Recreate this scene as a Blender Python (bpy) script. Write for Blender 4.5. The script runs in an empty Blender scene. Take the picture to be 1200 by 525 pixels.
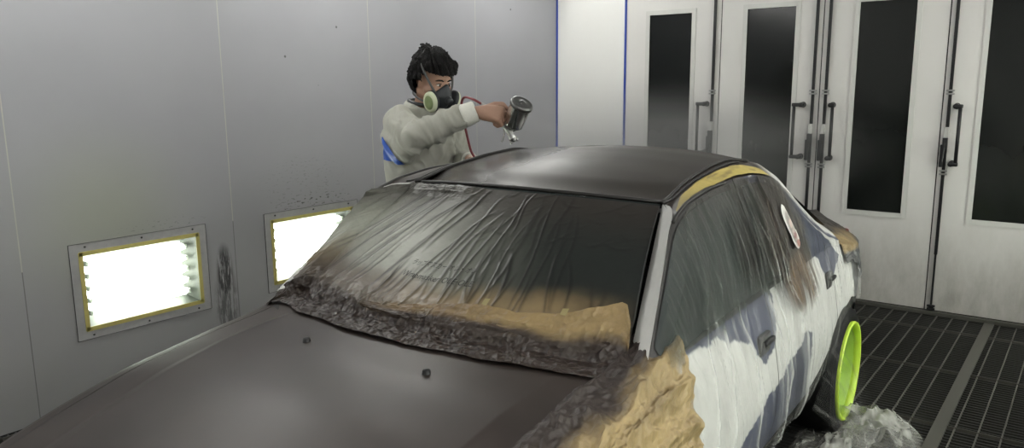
import bpy, bmesh, math, random
import numpy as np
from mathutils import Vector, Matrix, Quaternion
from mathutils.bvhtree import BVHTree
random.seed(7); rng = np.random.RandomState(7)
PI = math.pi
SC = bpy.context.scene
COL = SC.collection

# ------------------------------------------------------------------ noise
def _h(ix, iy, seed):
    n = (ix.astype(np.int64) * 374761393 + iy.astype(np.int64) * 668265263 + seed * 982451653) & 0x7fffffff
    n = (n ^ (n >> 13)) * 1274126177 & 0x7fffffff
    return ((n ^ (n >> 16)) & 0xffff) / 65535.0
def vn(x, y, seed=0):
    x = np.asarray(x, float); y = np.asarray(y, float)
    ix = np.floor(x); iy = np.floor(y); fx = x - ix; fy = y - iy
    fx = fx * fx * (3 - 2 * fx); fy = fy * fy * (3 - 2 * fy)
    a = _h(ix, iy, seed); b = _h(ix + 1, iy, seed); c = _h(ix, iy + 1, seed); d = _h(ix + 1, iy + 1, seed)
    return (a * (1 - fx) + b * fx) * (1 - fy) + (c * (1 - fx) + d * fx) * fy
def fbm(x, y, seed=0, o=4):
    s = 0; a = .5; t = 0
    for k in range(o):
        s = s + a * vn(x * 2 ** k, y * 2 ** k, seed + k * 17); t += a; a *= .5
    return s / t
def ridge(x, y, seed=0, o=2):
    s = 0; a = .6; t = 0
    for k in range(o):
        s = s + a * (1 - np.abs(2 * vn(x * 2 ** k, y * 2 ** k, seed + k * 31) - 1)); t += a; a *= .5
    return s / t
def sm(a, b, x):
    t = np.clip((np.asarray(x, float) - a) / (b - a), 0, 1); return t * t * (3 - 2 * t)
def mixc(c1, c2, f):
    f = np.asarray(f)[..., None]; return np.asarray(c1) * (1 - f) + np.asarray(c2) * f
def inpoly(x, y, poly):
    r = np.zeros(np.shape(x), bool); n = len(poly)
    for i in range(n):
        x1, y1 = poly[i]; x2, y2 = poly[(i + 1) % n]
        if y1 == y2: continue
        c = ((y1 > y) != (y2 > y)) & (x < (x2 - x1) * (y - y1) / (y2 - y1) + x1)
        r ^= c
    return r

# ------------------------------------------------------------------ materials
class NT:
    def __init__(s, name):
        s.m = bpy.data.materials.new(name); s.m.use_nodes = True
        s.t = s.m.node_tree; s.t.nodes.clear()
        s.out = s.n('ShaderNodeOutputMaterial')
    def n(s, typ, **kw):
        nd = s.t.nodes.new(typ)
        for k, v in kw.items():
            if k.startswith('i_'):
                key = k[2:]; key = int(key) if key.isdigit() else key.replace('_', ' ')
                s.set(nd.inputs[key], v)
            else: setattr(nd, k, v)
        return nd
    def set(s, inp, v):
        if hasattr(v, 'links') or hasattr(v, 'is_linked'): s.t.links.new(v, inp)
        else: inp.default_value = v
    def math(s, op, a, b=0.0, c=0.0, clamp=False):
        nd = s.n('ShaderNodeMath', operation=op); nd.use_clamp = clamp
        s.set(nd.inputs[0], a); s.set(nd.inputs[1], b); s.set(nd.inputs[2], c); return nd.outputs[0]
    def mix(s, f, a, b, blend='MIX'):
        nd = s.n('ShaderNodeMix', data_type='RGBA', blend_type=blend)
        s.set(nd.inputs[0], f); s.set(nd.inputs[6], a); s.set(nd.inputs[7], b); return nd.outputs[2]
    def ramp(s, f, a, b):   # smooth map range
        nd = s.n('ShaderNodeMapRange', interpolation_type='SMOOTHSTEP')
        s.set(nd.inputs[0], f); nd.inputs[1].default_value = a; nd.inputs[2].default_value = b
        nd.inputs[3].default_value = 0; nd.inputs[4].default_value = 1; return nd.outputs[0]
    def noise(s, scale, detail=4, vec=None, stretch=None, rough=.6):
        if vec is None: vec = s.n('ShaderNodeTexCoord').outputs['Object']
        if stretch:
            mp = s.n('ShaderNodeMapping'); s.t.links.new(vec, mp.inputs[0]); mp.inputs[3].default_value = stretch; vec = mp.outputs[0]
        nd = s.n('ShaderNodeTexNoise'); s.t.links.new(vec, nd.inputs['Vector'])
        nd.inputs['Scale'].default_value = scale; nd.inputs['Detail'].default_value = detail; nd.inputs['Roughness'].default_value = rough
        return nd.outputs[0]
    def bump(s, h, strength=.3, dist=.01):
        nd = s.n('ShaderNodeBump'); s.set(nd.inputs['Height'], h)
        nd.inputs['Strength'].default_value = strength; nd.inputs['Distance'].default_value = dist; return nd.outputs[0]
    def bsdf(s, color=(.5, .5, .5, 1), rough=.5, metal=0., normal=None, spec=.5, **kw):
        nd = s.n('ShaderNodeBsdfPrincipled')
        s.set(nd.inputs['Base Color'], color); s.set(nd.inputs['Roughness'], rough); s.set(nd.inputs['Metallic'], metal)
        nd.inputs['Specular IOR Level'].default_value = spec
        if normal is not None: s.set(nd.inputs['Normal'], normal)
        for k, v in kw.items(): s.set(nd.inputs[k.replace('_', ' ')], v)
        s.t.links.new(nd.outputs[0], s.out.inputs[0]); return nd
def C4(c): return (c[0], c[1], c[2], 1)
def simple(name, c, rough=.5, metal=0., var=.12, scale=12, bump=0, spec=.5, rvar=.08, **kw):
    n = NT(name); no = n.noise(scale)
    col = n.mix(no, C4([x * (1 - var) for x in c]), C4([min(1, x * (1 + var)) for x in c]))
    r = n.math('ADD', n.math('MULTIPLY', n.math('SUBTRACT', no, .5), rvar * 2), rough)
    nm = n.bump(n.noise(scale * 4), bump, .005) if bump else None
    n.bsdf(col, r, metal, nm, spec, **kw); return n.m
def vcol(name, rough=.5, metal=0., bump=0, bscale=60, spec=.5, coat=0., detail=3, bdist=.004, nvar=.1):
    n = NT(name); a = n.n('ShaderNodeVertexColor', layer_name='Col')
    no = n.noise(bscale, detail)
    col = n.mix(n.math('MULTIPLY', no, nvar * 2), a.outputs[0], (0, 0, 0, 1))
    nm = n.bump(no, bump, bdist) if bump else None
    b = n.bsdf(col, rough, metal, nm, spec)
    if coat: b.inputs['Coat Weight'].default_value = coat; b.inputs['Coat Roughness'].default_value = .12
    return n.m
M = {}
# left wall: grey enamelled steel panels, dirt rising from the floor, stain beside the lamps
def wall_mat():
    n = NT('wall_left_panels'); g = n.n('ShaderNodeNewGeometry'); pos = g.outputs['Position']
    sx = n.n('ShaderNodeSeparateXYZ'); n.t.links.new(pos, sx.inputs[0]); Y = sx.outputs[1]; Z = sx.outputs[2]
    big = n.noise(1.3, 3, pos); fine = n.noise(9, 6, pos, (1, 1, .35), .7)
    col = n.mix(big, (.285, .285, .305, 1), (.34, .34, .36, 1))
    low = n.math('MULTIPLY', n.ramp(Z, 1.5, .1), n.math('ADD', n.math('MULTIPLY', fine, .9), .25), clamp=True)
    col = n.mix(low, col, (.33, .33, .322, 1))
    # greenish lamp light painted into the wall colour near the first lamp
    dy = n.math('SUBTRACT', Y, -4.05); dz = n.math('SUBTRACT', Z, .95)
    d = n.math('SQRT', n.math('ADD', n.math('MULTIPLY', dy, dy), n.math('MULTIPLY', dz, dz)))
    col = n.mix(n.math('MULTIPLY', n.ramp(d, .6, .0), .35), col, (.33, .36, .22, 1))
    # dark rubbed patch between the lamps
    def spot(y, z, ry, rz):
        a = n.math('DIVIDE', n.math('SUBTRACT', Y, y), ry); b = n.math('DIVIDE', n.math('SUBTRACT', Z, z), rz)
        return n.ramp(n.math('ADD', n.math('MULTIPLY', a, a), n.math('MULTIPLY', b, b)), 1, .1)
    streak = n.noise(48, 5, pos, (1, 1, .14), .75); st = n.ramp(streak, .40, .54)
    sp = n.math('MULTIPLY', n.math('ADD', spot(-3.42, .56, .06, .17), n.math('MULTIPLY', spot(-3.42, .36, .09, .26), .75)), st, clamp=True)
    col = n.mix(n.math('MULTIPLY', sp, .95), col, (.045, .045, .045, 1))
    # flecks above the lamps
    fl = n.ramp(n.noise(60, 3, pos, (1, .5, 1.5)), .58, .66)
    ab = n.math('ADD', spot(-2.76, .87, .42, .08), n.math('MULTIPLY', spot(-3.75, .87, .3, .05), .5))
    ab = n.math('ADD', ab, n.math('MULTIPLY', spot(-2.8, 1.0, .4, .22), .35))
    col = n.mix(n.math('MULTIPLY', n.math('MULTIPLY', fl, ab), .85, clamp=True), col, (.07, .07, .07, 1))
    # sparse pits
    v = n.n('ShaderNodeTexVoronoi', feature='F1'); n.t.links.new(pos, v.inputs['Vector']); v.inputs['Scale'].default_value = 3.1
    col = n.mix(n.math('MULTIPLY', n.ramp(v.outputs['Distance'], .03, .02), .8), col, (.06, .06, .06, 1))
    n.bsdf(col, n.math('ADD', .42, n.math('MULTIPLY', fine, .2)), 0, n.bump(fine, .05, .01), .35); return n.m
M['wall'] = wall_mat()
def white_wall(name, c, c2, dirt=.6):
    n = NT(name); pos = n.n('ShaderNodeNewGeometry').outputs['Position']
    sx = n.n('ShaderNodeSeparateXYZ'); n.t.links.new(pos, sx.inputs[0]); Z = sx.outputs[2]
    f = n.noise(7, 6, pos, (1, 1, .4), .7)
    col = n.mix(n.noise(1.5, 3, pos), C4(c), C4(c2))
    lo = n.math('MULTIPLY', n.ramp(Z, .9, 0), n.math('MULTIPLY', f, dirt), clamp=True)
    col = n.mix(lo, col, (.24, .225, .20, 1))
    v = n.n('ShaderNodeTexVoronoi', feature='F1'); n.t.links.new(pos, v.inputs['Vector']); v.inputs['Scale'].default_value = 4.3
    col = n.mix(n.math('MULTIPLY', n.ramp(v.outputs['Distance'], .022, .014), .5), col, (.1, .09, .08, 1))
    n.bsdf(col, .45, 0, n.bump(f, .03, .01), .35); return n.m
M['door'] = white_wall('painted_door_leaf', (.65, .64, .615), (.72, .71, .685), 1.2)
M['endwall'] = white_wall('end_wall_panel', (.80, .80, .77), (.85, .85, .82), .6)
M['frame_white'] = simple('window_trim_white', (.60, .60, .57), .4, var=.05)
M['blue_line'] = simple('blue_edge_strip', (.02, .055, .33), .5)
M['black_gap'] = simple('black_gap', (.008, .008, .008), .7)
M['black_metal'] = simple('black_powder_metal', (.012, .012, .013), .42, .0, var=.3, scale=40, spec=.4)
M['chrome'] = simple('bright_metal', (.55, .55, .54), .22, 1.0, var=.1, scale=50)
M['alu'] = simple('satin_metal', (.42, .42, .41), .35, .9, var=.15, scale=40)
def dglass():
    n = NT('dark_door_glass'); pos = n.n('ShaderNodeNewGeometry').outputs['Position']
    f = n.noise(3, 4, pos, (1, 1, .5)); sx = n.n('ShaderNodeSeparateXYZ'); n.t.links.new(pos, sx.inputs[0])
    col = n.mix(n.math('MULTIPLY', f, n.ramp(sx.outputs[2], 1.9, .5)), (.004, .0055, .005, 1), (.022, .024, .022, 1))
    n.bsdf(col, .16, 0, None, .35); return n.m
M['dark_glass'] = dglass()
M['ceil'] = simple('ceiling_panel_paint', (.55, .55, .56), .6, var=.05, scale=2)
M['pit'] = simple('dark_floor_pit', (.012, .012, .012), .8)
M['grate'] = simple('worn_steel_grating', (.075, .073, .062), .5, .25, var=.35, scale=14)
M['grate_thin'] = simple('thin_cross_bars', (.030, .030, .027), .6, .3, var=.4, scale=20)
M['strip'] = simple('floor_joint_beam', (.075, .073, .062), .55, .2, var=.3, scale=9)
def emis(name, c, s):
    n = NT(name); e = n.n('ShaderNodeEmission'); e.inputs[0].default_value = C4(c); e.inputs[1].default_value = s
    n.t.links.new(e.outputs[0], n.out.inputs[0]); return n.m
M['tube'] = emis('fluorescent_tube_glow', (1, 1, .96), 26)
M['ceil_tube'] = emis('ceiling_tube_glow', (1, .985, .955), 22.0)
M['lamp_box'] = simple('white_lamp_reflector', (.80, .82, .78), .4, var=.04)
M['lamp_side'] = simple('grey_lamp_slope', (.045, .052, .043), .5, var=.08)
M['lamp_frame'] = simple('grey_lamp_flange', (.36, .36, .36), .45, var=.2, scale=25)
M['yellow_tape'] = simple('yellow_masking_tape', (.56, .48, .13), .6, var=.18, scale=30, bump=.15)
M['tab_tape'] = simple('dull_yellow_tape_tab', (.26, .22, .10), .6, var=.2)
M['tape_v'] = vcol('sprayed_yellow_tape', .6, 0, .3, 40)
M['lamp_border_tape'] = simple('yellow_lamp_border_tape', (.50, .44, .14), .55, var=.2, scale=30)  # plain yellow tape round each wall lamp opening
def clear_glass():
    n = NT('clear_pane'); t = n.n('ShaderNodeBsdfTransparent'); t.inputs[0].default_value = (.97, 1, .96, 1)
    g = n.n('ShaderNodeBsdfGlossy'); g.inputs[1].default_value = .05
    f = n.n('ShaderNodeFresnel'); f.inputs[0].default_value = 1.45
    mx = n.n('ShaderNodeMixShader'); n.t.links.new(f.outputs[0], mx.inputs[0]); n.t.links.new(t.outputs[0], mx.inputs[1]); n.t.links.new(g.outputs[0], mx.inputs[2])
    n.t.links.new(mx.outputs[0], n.out.inputs[0]); return n.m
M['pane'] = clear_glass()
def paint():
    n = NT('fresh_matte_brown_paint'); big = n.noise(2.2, 3); fi = n.noise(900, 1)
    col = n.mix(n.ramp(big, .3, .7), (.025, .019, .0165, 1), (.042, .033, .029, 1))
    oc = n.n('ShaderNodeTexCoord').outputs['Object']; sx = n.n('ShaderNodeSeparateXYZ'); n.t.links.new(oc, sx.inputs[0])
    far = n.ramp(sx.outputs[0], -.508, -.53)
    r = n.math('ADD', n.math('ADD', .30, n.math('MULTIPLY', big, .18)), n.math('MULTIPLY', far, .20))
    n.bsdf(col, r, .0, n.bump(fi, .05, .001), .38); return n.m
M['paint'] = paint()
def paint2():
    n = NT('wet_dark_roof_paint'); big = n.noise(2.2, 3)
    col = n.mix(big, (.030, .027, .024, 1), (.042, .038, .034, 1))
    oc = n.n('ShaderNodeTexCoord').outputs['Object']; sx = n.n('ShaderNodeSeparateXYZ'); n.t.links.new(oc, sx.inputs[0])
    dry = n.ramp(n.math('ADD', sx.outputs[0], n.math('MULTIPLY', n.noise(3, 4), .25)), -.12, .32)
    n.bsdf(col, n.math('ADD', .19, n.math('ADD', n.math('MULTIPLY', big, .08), n.math('MULTIPLY', dry, .26))), .0, None, .22); return n.m
M['roof'] = paint2()
M['under'] = simple('dark_underbody', (.012, .012, .013), .7)
M['body'] = vcol('sanded_primer_body', .48, 0, .05, 40, .4)
M['rubber'] = simple('black_rubber_seal', (.012, .011, .010), .5)
M['tyre'] = simple('tyre_rubber', (.007, .007, .0075), .8, var=.2, scale=40, bump=.2, spec=.12)
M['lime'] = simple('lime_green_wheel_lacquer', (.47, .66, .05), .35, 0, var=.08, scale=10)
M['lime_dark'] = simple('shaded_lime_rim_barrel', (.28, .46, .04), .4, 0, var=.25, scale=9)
M['window'] = simple('dark_car_window', (.03, .036, .036), .16, var=.2, scale=3, spec=.4)
M['white_pillar'] = simple('white_scuffed_pillar', (.60, .60, .58), .42, var=.12, scale=16)
M['lens_red'] = simple('red_lamp_lens', (.35, .01, .01), .15)
M['lens_clear'] = simple('clear_lamp_lens', (.5, .5, .5), .1, .3)
def crumple_mat(name, rough, amt, sc, mask=False, spec=.45, base_bump=.2):
    n = NT(name); a = n.n('ShaderNodeVertexColor', layer_name='Col'); oc = n.n('ShaderNodeTexCoord').outputs['Object']
    wn = n.n('ShaderNodeTexNoise'); n.t.links.new(oc, wn.inputs['Vector']); wn.inputs['Scale'].default_value = sc * .25
    ad = n.n('ShaderNodeVectorMath', operation='MULTIPLY_ADD'); n.t.links.new(wn.outputs['Color'], ad.inputs[0]); ad.inputs[1].default_value = (.12, .12, .12); n.t.links.new(oc, ad.inputs[2])
    h = None
    for k, w_ in ((1, 1.), (2.3, .5), (5.1, .22)):
        v = n.n('ShaderNodeTexVoronoi', feature='F1', distance='EUCLIDEAN'); n.t.links.new(ad.outputs[0], v.inputs['Vector']); v.inputs['Scale'].default_value = sc * k
        q = n.math('MULTIPLY', v.outputs['Distance'], w_); h = q if h is None else n.math('ADD', h, q)
    if mask: h = n.math('MULTIPLY', h, a.outputs[1])
    h = n.math('ADD', n.math('MULTIPLY', h, amt), n.math('MULTIPLY', n.noise(75, 5), base_bump * .003))
    nm = n.bump(h, 1.0, 1.0)
    col = n.mix(n.math('MULTIPLY', n.noise(30, 4), .22), a.outputs[0], (0, 0, 0, 1))
    n.bsdf(col, rough, 0, nm, spec); return n.m
M['film'] = crumple_mat('oversprayed_masking_film', .36, .034, 10, True, .38)
M['kraftc'] = crumple_mat('creased_kraft_paper', .5, .012, 13)
M['filmx'] = vcol('oversprayed_masking_film', .36, 0, .22, 75, .45, 0., 5, .003)
M['crumple'] = vcol('crumpled_brown_film', .30, 0, .5, 45, .6, 0, 5, .006)
M['kraft'] = vcol('kraft_masking_paper', .5, 0, .35, 30, .4, 0, 5, .006)
M['ink'] = simple('faded_black_ink', (.012, .012, .011), .6)
def clear_film(name, rough=.22, tint=1.0):
    n = NT(name); a = n.n('ShaderNodeVertexColor', layer_name='Col')
    no = n.noise(26, 5, None, (2.2, 2.2, .5)); nm = n.bump(no, .3, .003)
    b = n.bsdf(a.outputs[0], rough, 0, nm, .28)
    t = n.n('ShaderNodeBsdfTransparent')
    mx = n.n('ShaderNodeMixShader'); n.t.links.new(a.outputs[1], mx.inputs[0])
    n.t.links.new(t.outputs[0], mx.inputs[1]); n.t.links.new(b.outputs[0], mx.inputs[2])
    n.t.links.new(mx.outputs[0], n.out.inputs[0]); return n.m
M['clear_film'] = clear_film('clear_plastic_film')

# ------------------------------------------------------------------ mesh helpers
def put(o, parent=None):
    COL.objects.link(o)
    if parent is not None: o.parent = parent
    return o
def tag(o, label=None, cat=None, group=None, kind=None):
    if label: o['label'] = label
    if cat: o['category'] = cat
    if group: o['group'] = group
    if kind: o['kind'] = kind
    return o
def empty(name, loc=(0, 0, 0), rz=0.):
    o = bpy.data.objects.new(name, None); o.location = loc; o.rotation_euler = (0, 0, rz); o.empty_display_size = .1
    COL.objects.link(o); return o
def mesh_obj(name, verts, faces, mat, parent=None, smooth=True, col=None, mats=None, fm=None):
    me = bpy.data.meshes.new(name)
    me.from_pydata([tuple(map(float, v)) for v in verts], [], faces)
    for m_ in (mats or [mat]): me.materials.append(m_)
    if fm is not None: me.polygons.foreach_set('material_index', fm)
    if smooth: me.polygons.foreach_set('use_smooth', [True] * len(me.polygons))
    if col is not None:
        at = me.color_attributes.new('Col', 'FLOAT_COLOR', 'POINT')
        c = np.asarray(col, dtype=np.float32).reshape(-1, col.shape[-1])
        if c.shape[1] == 3: c = np.concatenate([c, np.ones((len(c), 1), np.float32)], 1)
        at.data.foreach_set('color', c.ravel())
    me.update()
    return put(bpy.data.objects.new(name, me), parent)
def grid(name, P, mat, parent=None, col=None, flip=False, mask=None):
    """P: array (n,m,3)."""
    n, m = P.shape[:2]; faces = []
    for i in range(n - 1):
        for j in range(m - 1):
            if mask is not None and not (mask[i, j] or mask[i + 1, j + 1]): continue
            a = i * m + j; q = (a, a + m, a + m + 1, a + 1)
            faces.append(q[::-1] if flip else q)
    return mesh_obj(name, P.reshape(-1, 3), faces, mat, parent, True, col)
def from_bm(name, bm, mat, parent=None, smooth=True):
    me = bpy.data.meshes.new(name); bm.normal_update(); bm.to_mesh(me); bm.free()
    me.materials.append(mat)
    if smooth: me.polygons.foreach_set('use_smooth', [True] * len(me.polygons))
    return put(bpy.data.objects.new(name, me), parent)
def autosmooth(o, ang=35):
    # split shading by marking sharp edges
    me = o.data; bm = bmesh.new(); bm.from_mesh(me)
    for e in bm.edges:
        if len(e.link_faces) == 2 and e.calc_face_angle(0) > math.radians(ang): e.smooth = False
    bm.to_mesh(me); bm.free(); return o
def box(bm, c, s, rot=None, bev=0.):
    """c centre, s full sizes"""
    r = bmesh.ops.create_cube(bm, size=1)
    mt = Matrix.Translation(Vector(c)) @ ((rot.to_4x4() if rot is not None else Matrix()) ) @ Matrix.Diagonal((s[0], s[1], s[2], 1))
    bmesh.ops.transform(bm, matrix=mt, verts=r['verts'])
    if bev:
        es = list({e for v in r['verts'] for e in v.link_edges})
        bmesh.ops.bevel(bm, geom=es, offset=bev, segments=2, affect='EDGES', profile=.5)
def zrot(d):
    return Vector((0, 0, 1)).rotation_difference(Vector(d).normalized()).to_matrix()
def cyl(bm, p0, p1, r0, r1=None, seg=16, cap=True):
    p0 = Vector(p0); p1 = Vector(p1); d = p1 - p0; r1 = r0 if r1 is None else r1
    mt = Matrix.Translation((p0 + p1) / 2) @ zrot(d).to_4x4()
    bmesh.ops.create_cone(bm, cap_ends=cap, segments=seg, radius1=r0, radius2=r1, depth=d.length, matrix=mt)
def ball(bm, c, r, sub=2, rot=None):
    if not hasattr(r, '__len__'): r = (r, r, r)
    mt = Matrix.Translation(Vector(c)) @ (rot.to_4x4() if rot is not None else Matrix()) @ Matrix.Diagonal((r[0], r[1], r[2], 1))
    bmesh.ops.create_icosphere(bm, subdivisions=sub, radius=1, matrix=mt)
def hull(bm, items, sub=2):
    """convex hull of several balls/ellipsoids -> added to bm"""
    t = bmesh.new()
    for c, r in items: ball(t, c, r, sub)
    bmesh.ops.convex_hull(t, input=t.verts[:])
    dead = [v for v in t.verts if not v.link_faces]
    bmesh.ops.delete(t, geom=dead, context='VERTS')
    # keep only hull faces
    res = bmesh.new(); hv = {}
    t.faces.ensure_lookup_table()
    me = bpy.data.meshes.new('tmp'); 
    t2 = bmesh.new()
    for c, r in items: ball(t2, c, r, sub)
    vs = [v.co.copy() for v in t2.verts]; t2.free(); t.free()
    h = bmesh.new(); nv = [h.verts.new(v) for v in vs]
    out = bmesh.ops.convex_hull(h, input=nv)
    bmesh.ops.delete(h, geom=[v for v in h.verts if not v.link_faces], context='VERTS')
    h.to_mesh(me); h.free(); res.free()
    bm.from_mesh(me); bpy.data.meshes.remove(me)
def tube(bm, pts, r, seg=8, cap=True):
    """swept tube through pts; r scalar or list"""
    pts = [Vector(p) for p in pts]; n = len(pts)
    rs = r if hasattr(r, '__len__') else [r] * n
    rings = []; up = Vector((0, 0, 1)); prev = None
    for i, p in enumerate(pts):
        d = (pts[min(i + 1, n - 1)] - pts[max(i - 1, 0)]).normalized()
        if prev is None:
            a = d.cross(up); a = a if a.length > .05 else d.cross(Vector((1, 0, 0)))
        else: a = prev - d * prev.dot(d)
        a.normalize(); prev = a; b = d.cross(a)
        rings.append([bm.verts.new(p + (a * math.cos(2 * PI * k / seg) + b * math.sin(2 * PI * k / seg)) * rs[i]) for k in range(seg)])
    for i in range(n - 1):
        for k in range(seg):
            bm.faces.new((rings[i][k], rings[i][(k + 1) % seg], rings[i + 1][(k + 1) % seg], rings[i + 1][k]))
    if cap: bm.faces.new(rings[0][::-1]); bm.faces.new(rings[-1])
def crv(pts, n=24):
    """catmull-rom"""
    P = [Vector(p) for p in pts]; P = [P[0] * 2 - P[1]] + P + [P[-1] * 2 - P[-2]]; out = []
    seg = len(P) - 3
    for i in range(n + 1):
        t = i / n * seg; k = min(int(t), seg - 1); f = t - k
        a, b, c, d = P[k:k + 4]
        out.append(.5 * ((2 * b) + (c - a) * f + (2 * a - 5 * b + 4 * c - d) * f * f + (3 * b - a - 3 * c + d) * f ** 3))
    return out
def lathe(bm, prof, mt, seg=32):
    """prof: list of (r, z) ; mt: matrix"""
    rings = []
    for r, z in prof:
        rings.append([bm.verts.new(mt @ Vector((max(r, 1e-4) * math.cos(2 * PI * k / seg), max(r, 1e-4) * math.sin(2 * PI * k / seg), z))) for k in range(seg)])
    for i in range(len(prof) - 1):
        for k in range(seg):
            bm.faces.new((rings[i][k], rings[i][(k + 1) % seg], rings[i + 1][(k + 1) % seg], rings[i + 1][k]))
def remesh_eval(bm, voxel, smooth_it=4, factor=.5):
    me = bpy.data.meshes.new('tmp'); bm.to_mesh(me); bm.free()
    o = bpy.data.objects.new('tmp', me); COL.objects.link(o)
    md = o.modifiers.new('r', 'REMESH'); md.mode = 'VOXEL'; md.voxel_size = voxel; md.use_smooth_shade = True
    if smooth_it:
        s = o.modifiers.new('s', 'SMOOTH'); s.iterations = smooth_it; s.factor = factor
    dg = bpy.context.evaluated_depsgraph_get(); dg.update()
    res = bpy.data.meshes.new_from_object(o.evaluated_get(dg))
    COL.objects.unlink(o); bpy.data.objects.remove(o); bpy.data.meshes.remove(me)
    res.materials.clear()
    return res
def mesh_to_obj(name, me, mat, parent=None):
    me.name = name; me.materials.append(mat)
    me.polygons.foreach_set('use_smooth', [True] * len(me.polygons))
    return put(bpy.data.objects.new(name, me), parent)

# ================================================================== ROOM
RW = 4.75; RY = -7.3; RH = 2.95
LAMPS = [(-4.206, -3.568, .397, .795), (-3.093, -2.450, .397, .795)]
def quad_wall(name, rects, mk, mat):
    """rects in 2D; mk maps (a,b) -> 3D"""
    v = []; f = []
    for a0, a1, b0, b1 in rects:
        k = len(v); v += [mk(a0, b0), mk(a1, b0), mk(a1, b1), mk(a0, b1)]; f.append((k, k + 1, k + 2, k + 3))
    return tag(mesh_obj(name, v, f, mat, None, False), kind='structure')
# left wall with recess openings for the lamps, and thin pale caulked panel joints
rects = [(RY, 0, .0, LAMPS[0][2]), (RY, 0, LAMPS[0][3], RH), (RY, LAMPS[0][0], .397, .795), (LAMPS[0][1], LAMPS[1][0], .397, .795), (LAMPS[1][1], 0, .397, .795)]
bm = bmesh.new()
for a0, a1, b0, b1 in rects:
    vs = [bm.verts.new(p) for p in ((0, a0, b0), (0, a1, b0), (0, a1, b1), (0, a0, b1))]; bm.faces.new(vs)
wl = from_bm('wall_left', bm, M['wall'], None, False); tag(wl, kind='structure')
M['joint_pale'] = simple('pale_panel_joint', (.42, .41, .37), .6, var=.25, scale=7)
M['joint_dark'] = simple('dark_panel_joint', (.16, .16, .165), .6, var=.3, scale=7)
wl.data.materials.append(M['joint_pale']); wl.data.materials.append(M['joint_dark'])
bm = bmesh.new(); bm.from_mesh(wl.data)
for i, yy in enumerate([-6.68, -5.57, -4.462, -3.346, -2.24, -1.13]):
    n0 = len(bm.faces)
    z0 = [.6, .6, .75, .83, .83, .3][i]
    for (za, zb, mi, w_) in ((0, z0, 2, .0022), (z0, RH, 1, .0026)):
        c = [bm.verts.new(p) for p in ((.0015, yy - w_, za), (.0015, yy + w_, za), (.0015, yy + w_, zb), (.0015, yy - w_, zb))]
        f = bm.faces.new(c); f.material_index = mi
bm.to_mesh(wl.data); bm.free()
# ribs of the recess (steel box behind) belong to each lamp
quad_wall('wall_right', [(RY, 0, 0, .45), (RY, 0, 1.25, RH), (RY, -6.5, .45, 1.25), (-5.5, -4.8, .45, 1.25), (-3.8, -3.1, .45, 1.25), (-2.1, -1.4, .45, 1.25), (-.4, 0, .45, 1.25)], lambda a, b: (RW, a, b), M['endwall'])
quad_wall('wall_front', [(0, RW, 0, RH)], lambda a, b: (a, RY, b), M['endwall'])
quad_wall('ceiling', [(0, RW, RY, 0)], lambda a, b: (a, b, RH), M['ceil'])
D = [.70, 1.530, 2.292, 3.089, 3.90]
DH = 2.62
bm = bmesh.new()
for a0, a1, b0, b1 in [(0, .69, 0, RH), (.69, D[4] + .01, DH, RH), (D[4] + .01, RW, 0, RH)]:
    box(bm, ((a0 + a1) / 2, .02, (b0 + b1) / 2), (a1 - a0, .04, b1 - b0))
box(bm, (RW / 2, .09, RH / 2), (RW, .02, RH))
tag(from_bm('wall_back', bm, M['endwall'], None, False), kind='structure')
for i, xx in enumerate([.004, .694]):
    bm = bmesh.new(); box(bm, (xx + .002, -.004, RH / 2), (.017, .008, RH)); tag(from_bm('trim_%d' % (i + 1), bm, M['blue_line'], None, False), kind='structure')
# door threshold
bm = bmesh.new(); box(bm, ((D[0] + RW) / 2, -.018, .012), (RW - D[0], .035, .024)); tag(from_bm('trim_3', bm, M['strip'], None, False), kind='structure')

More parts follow.
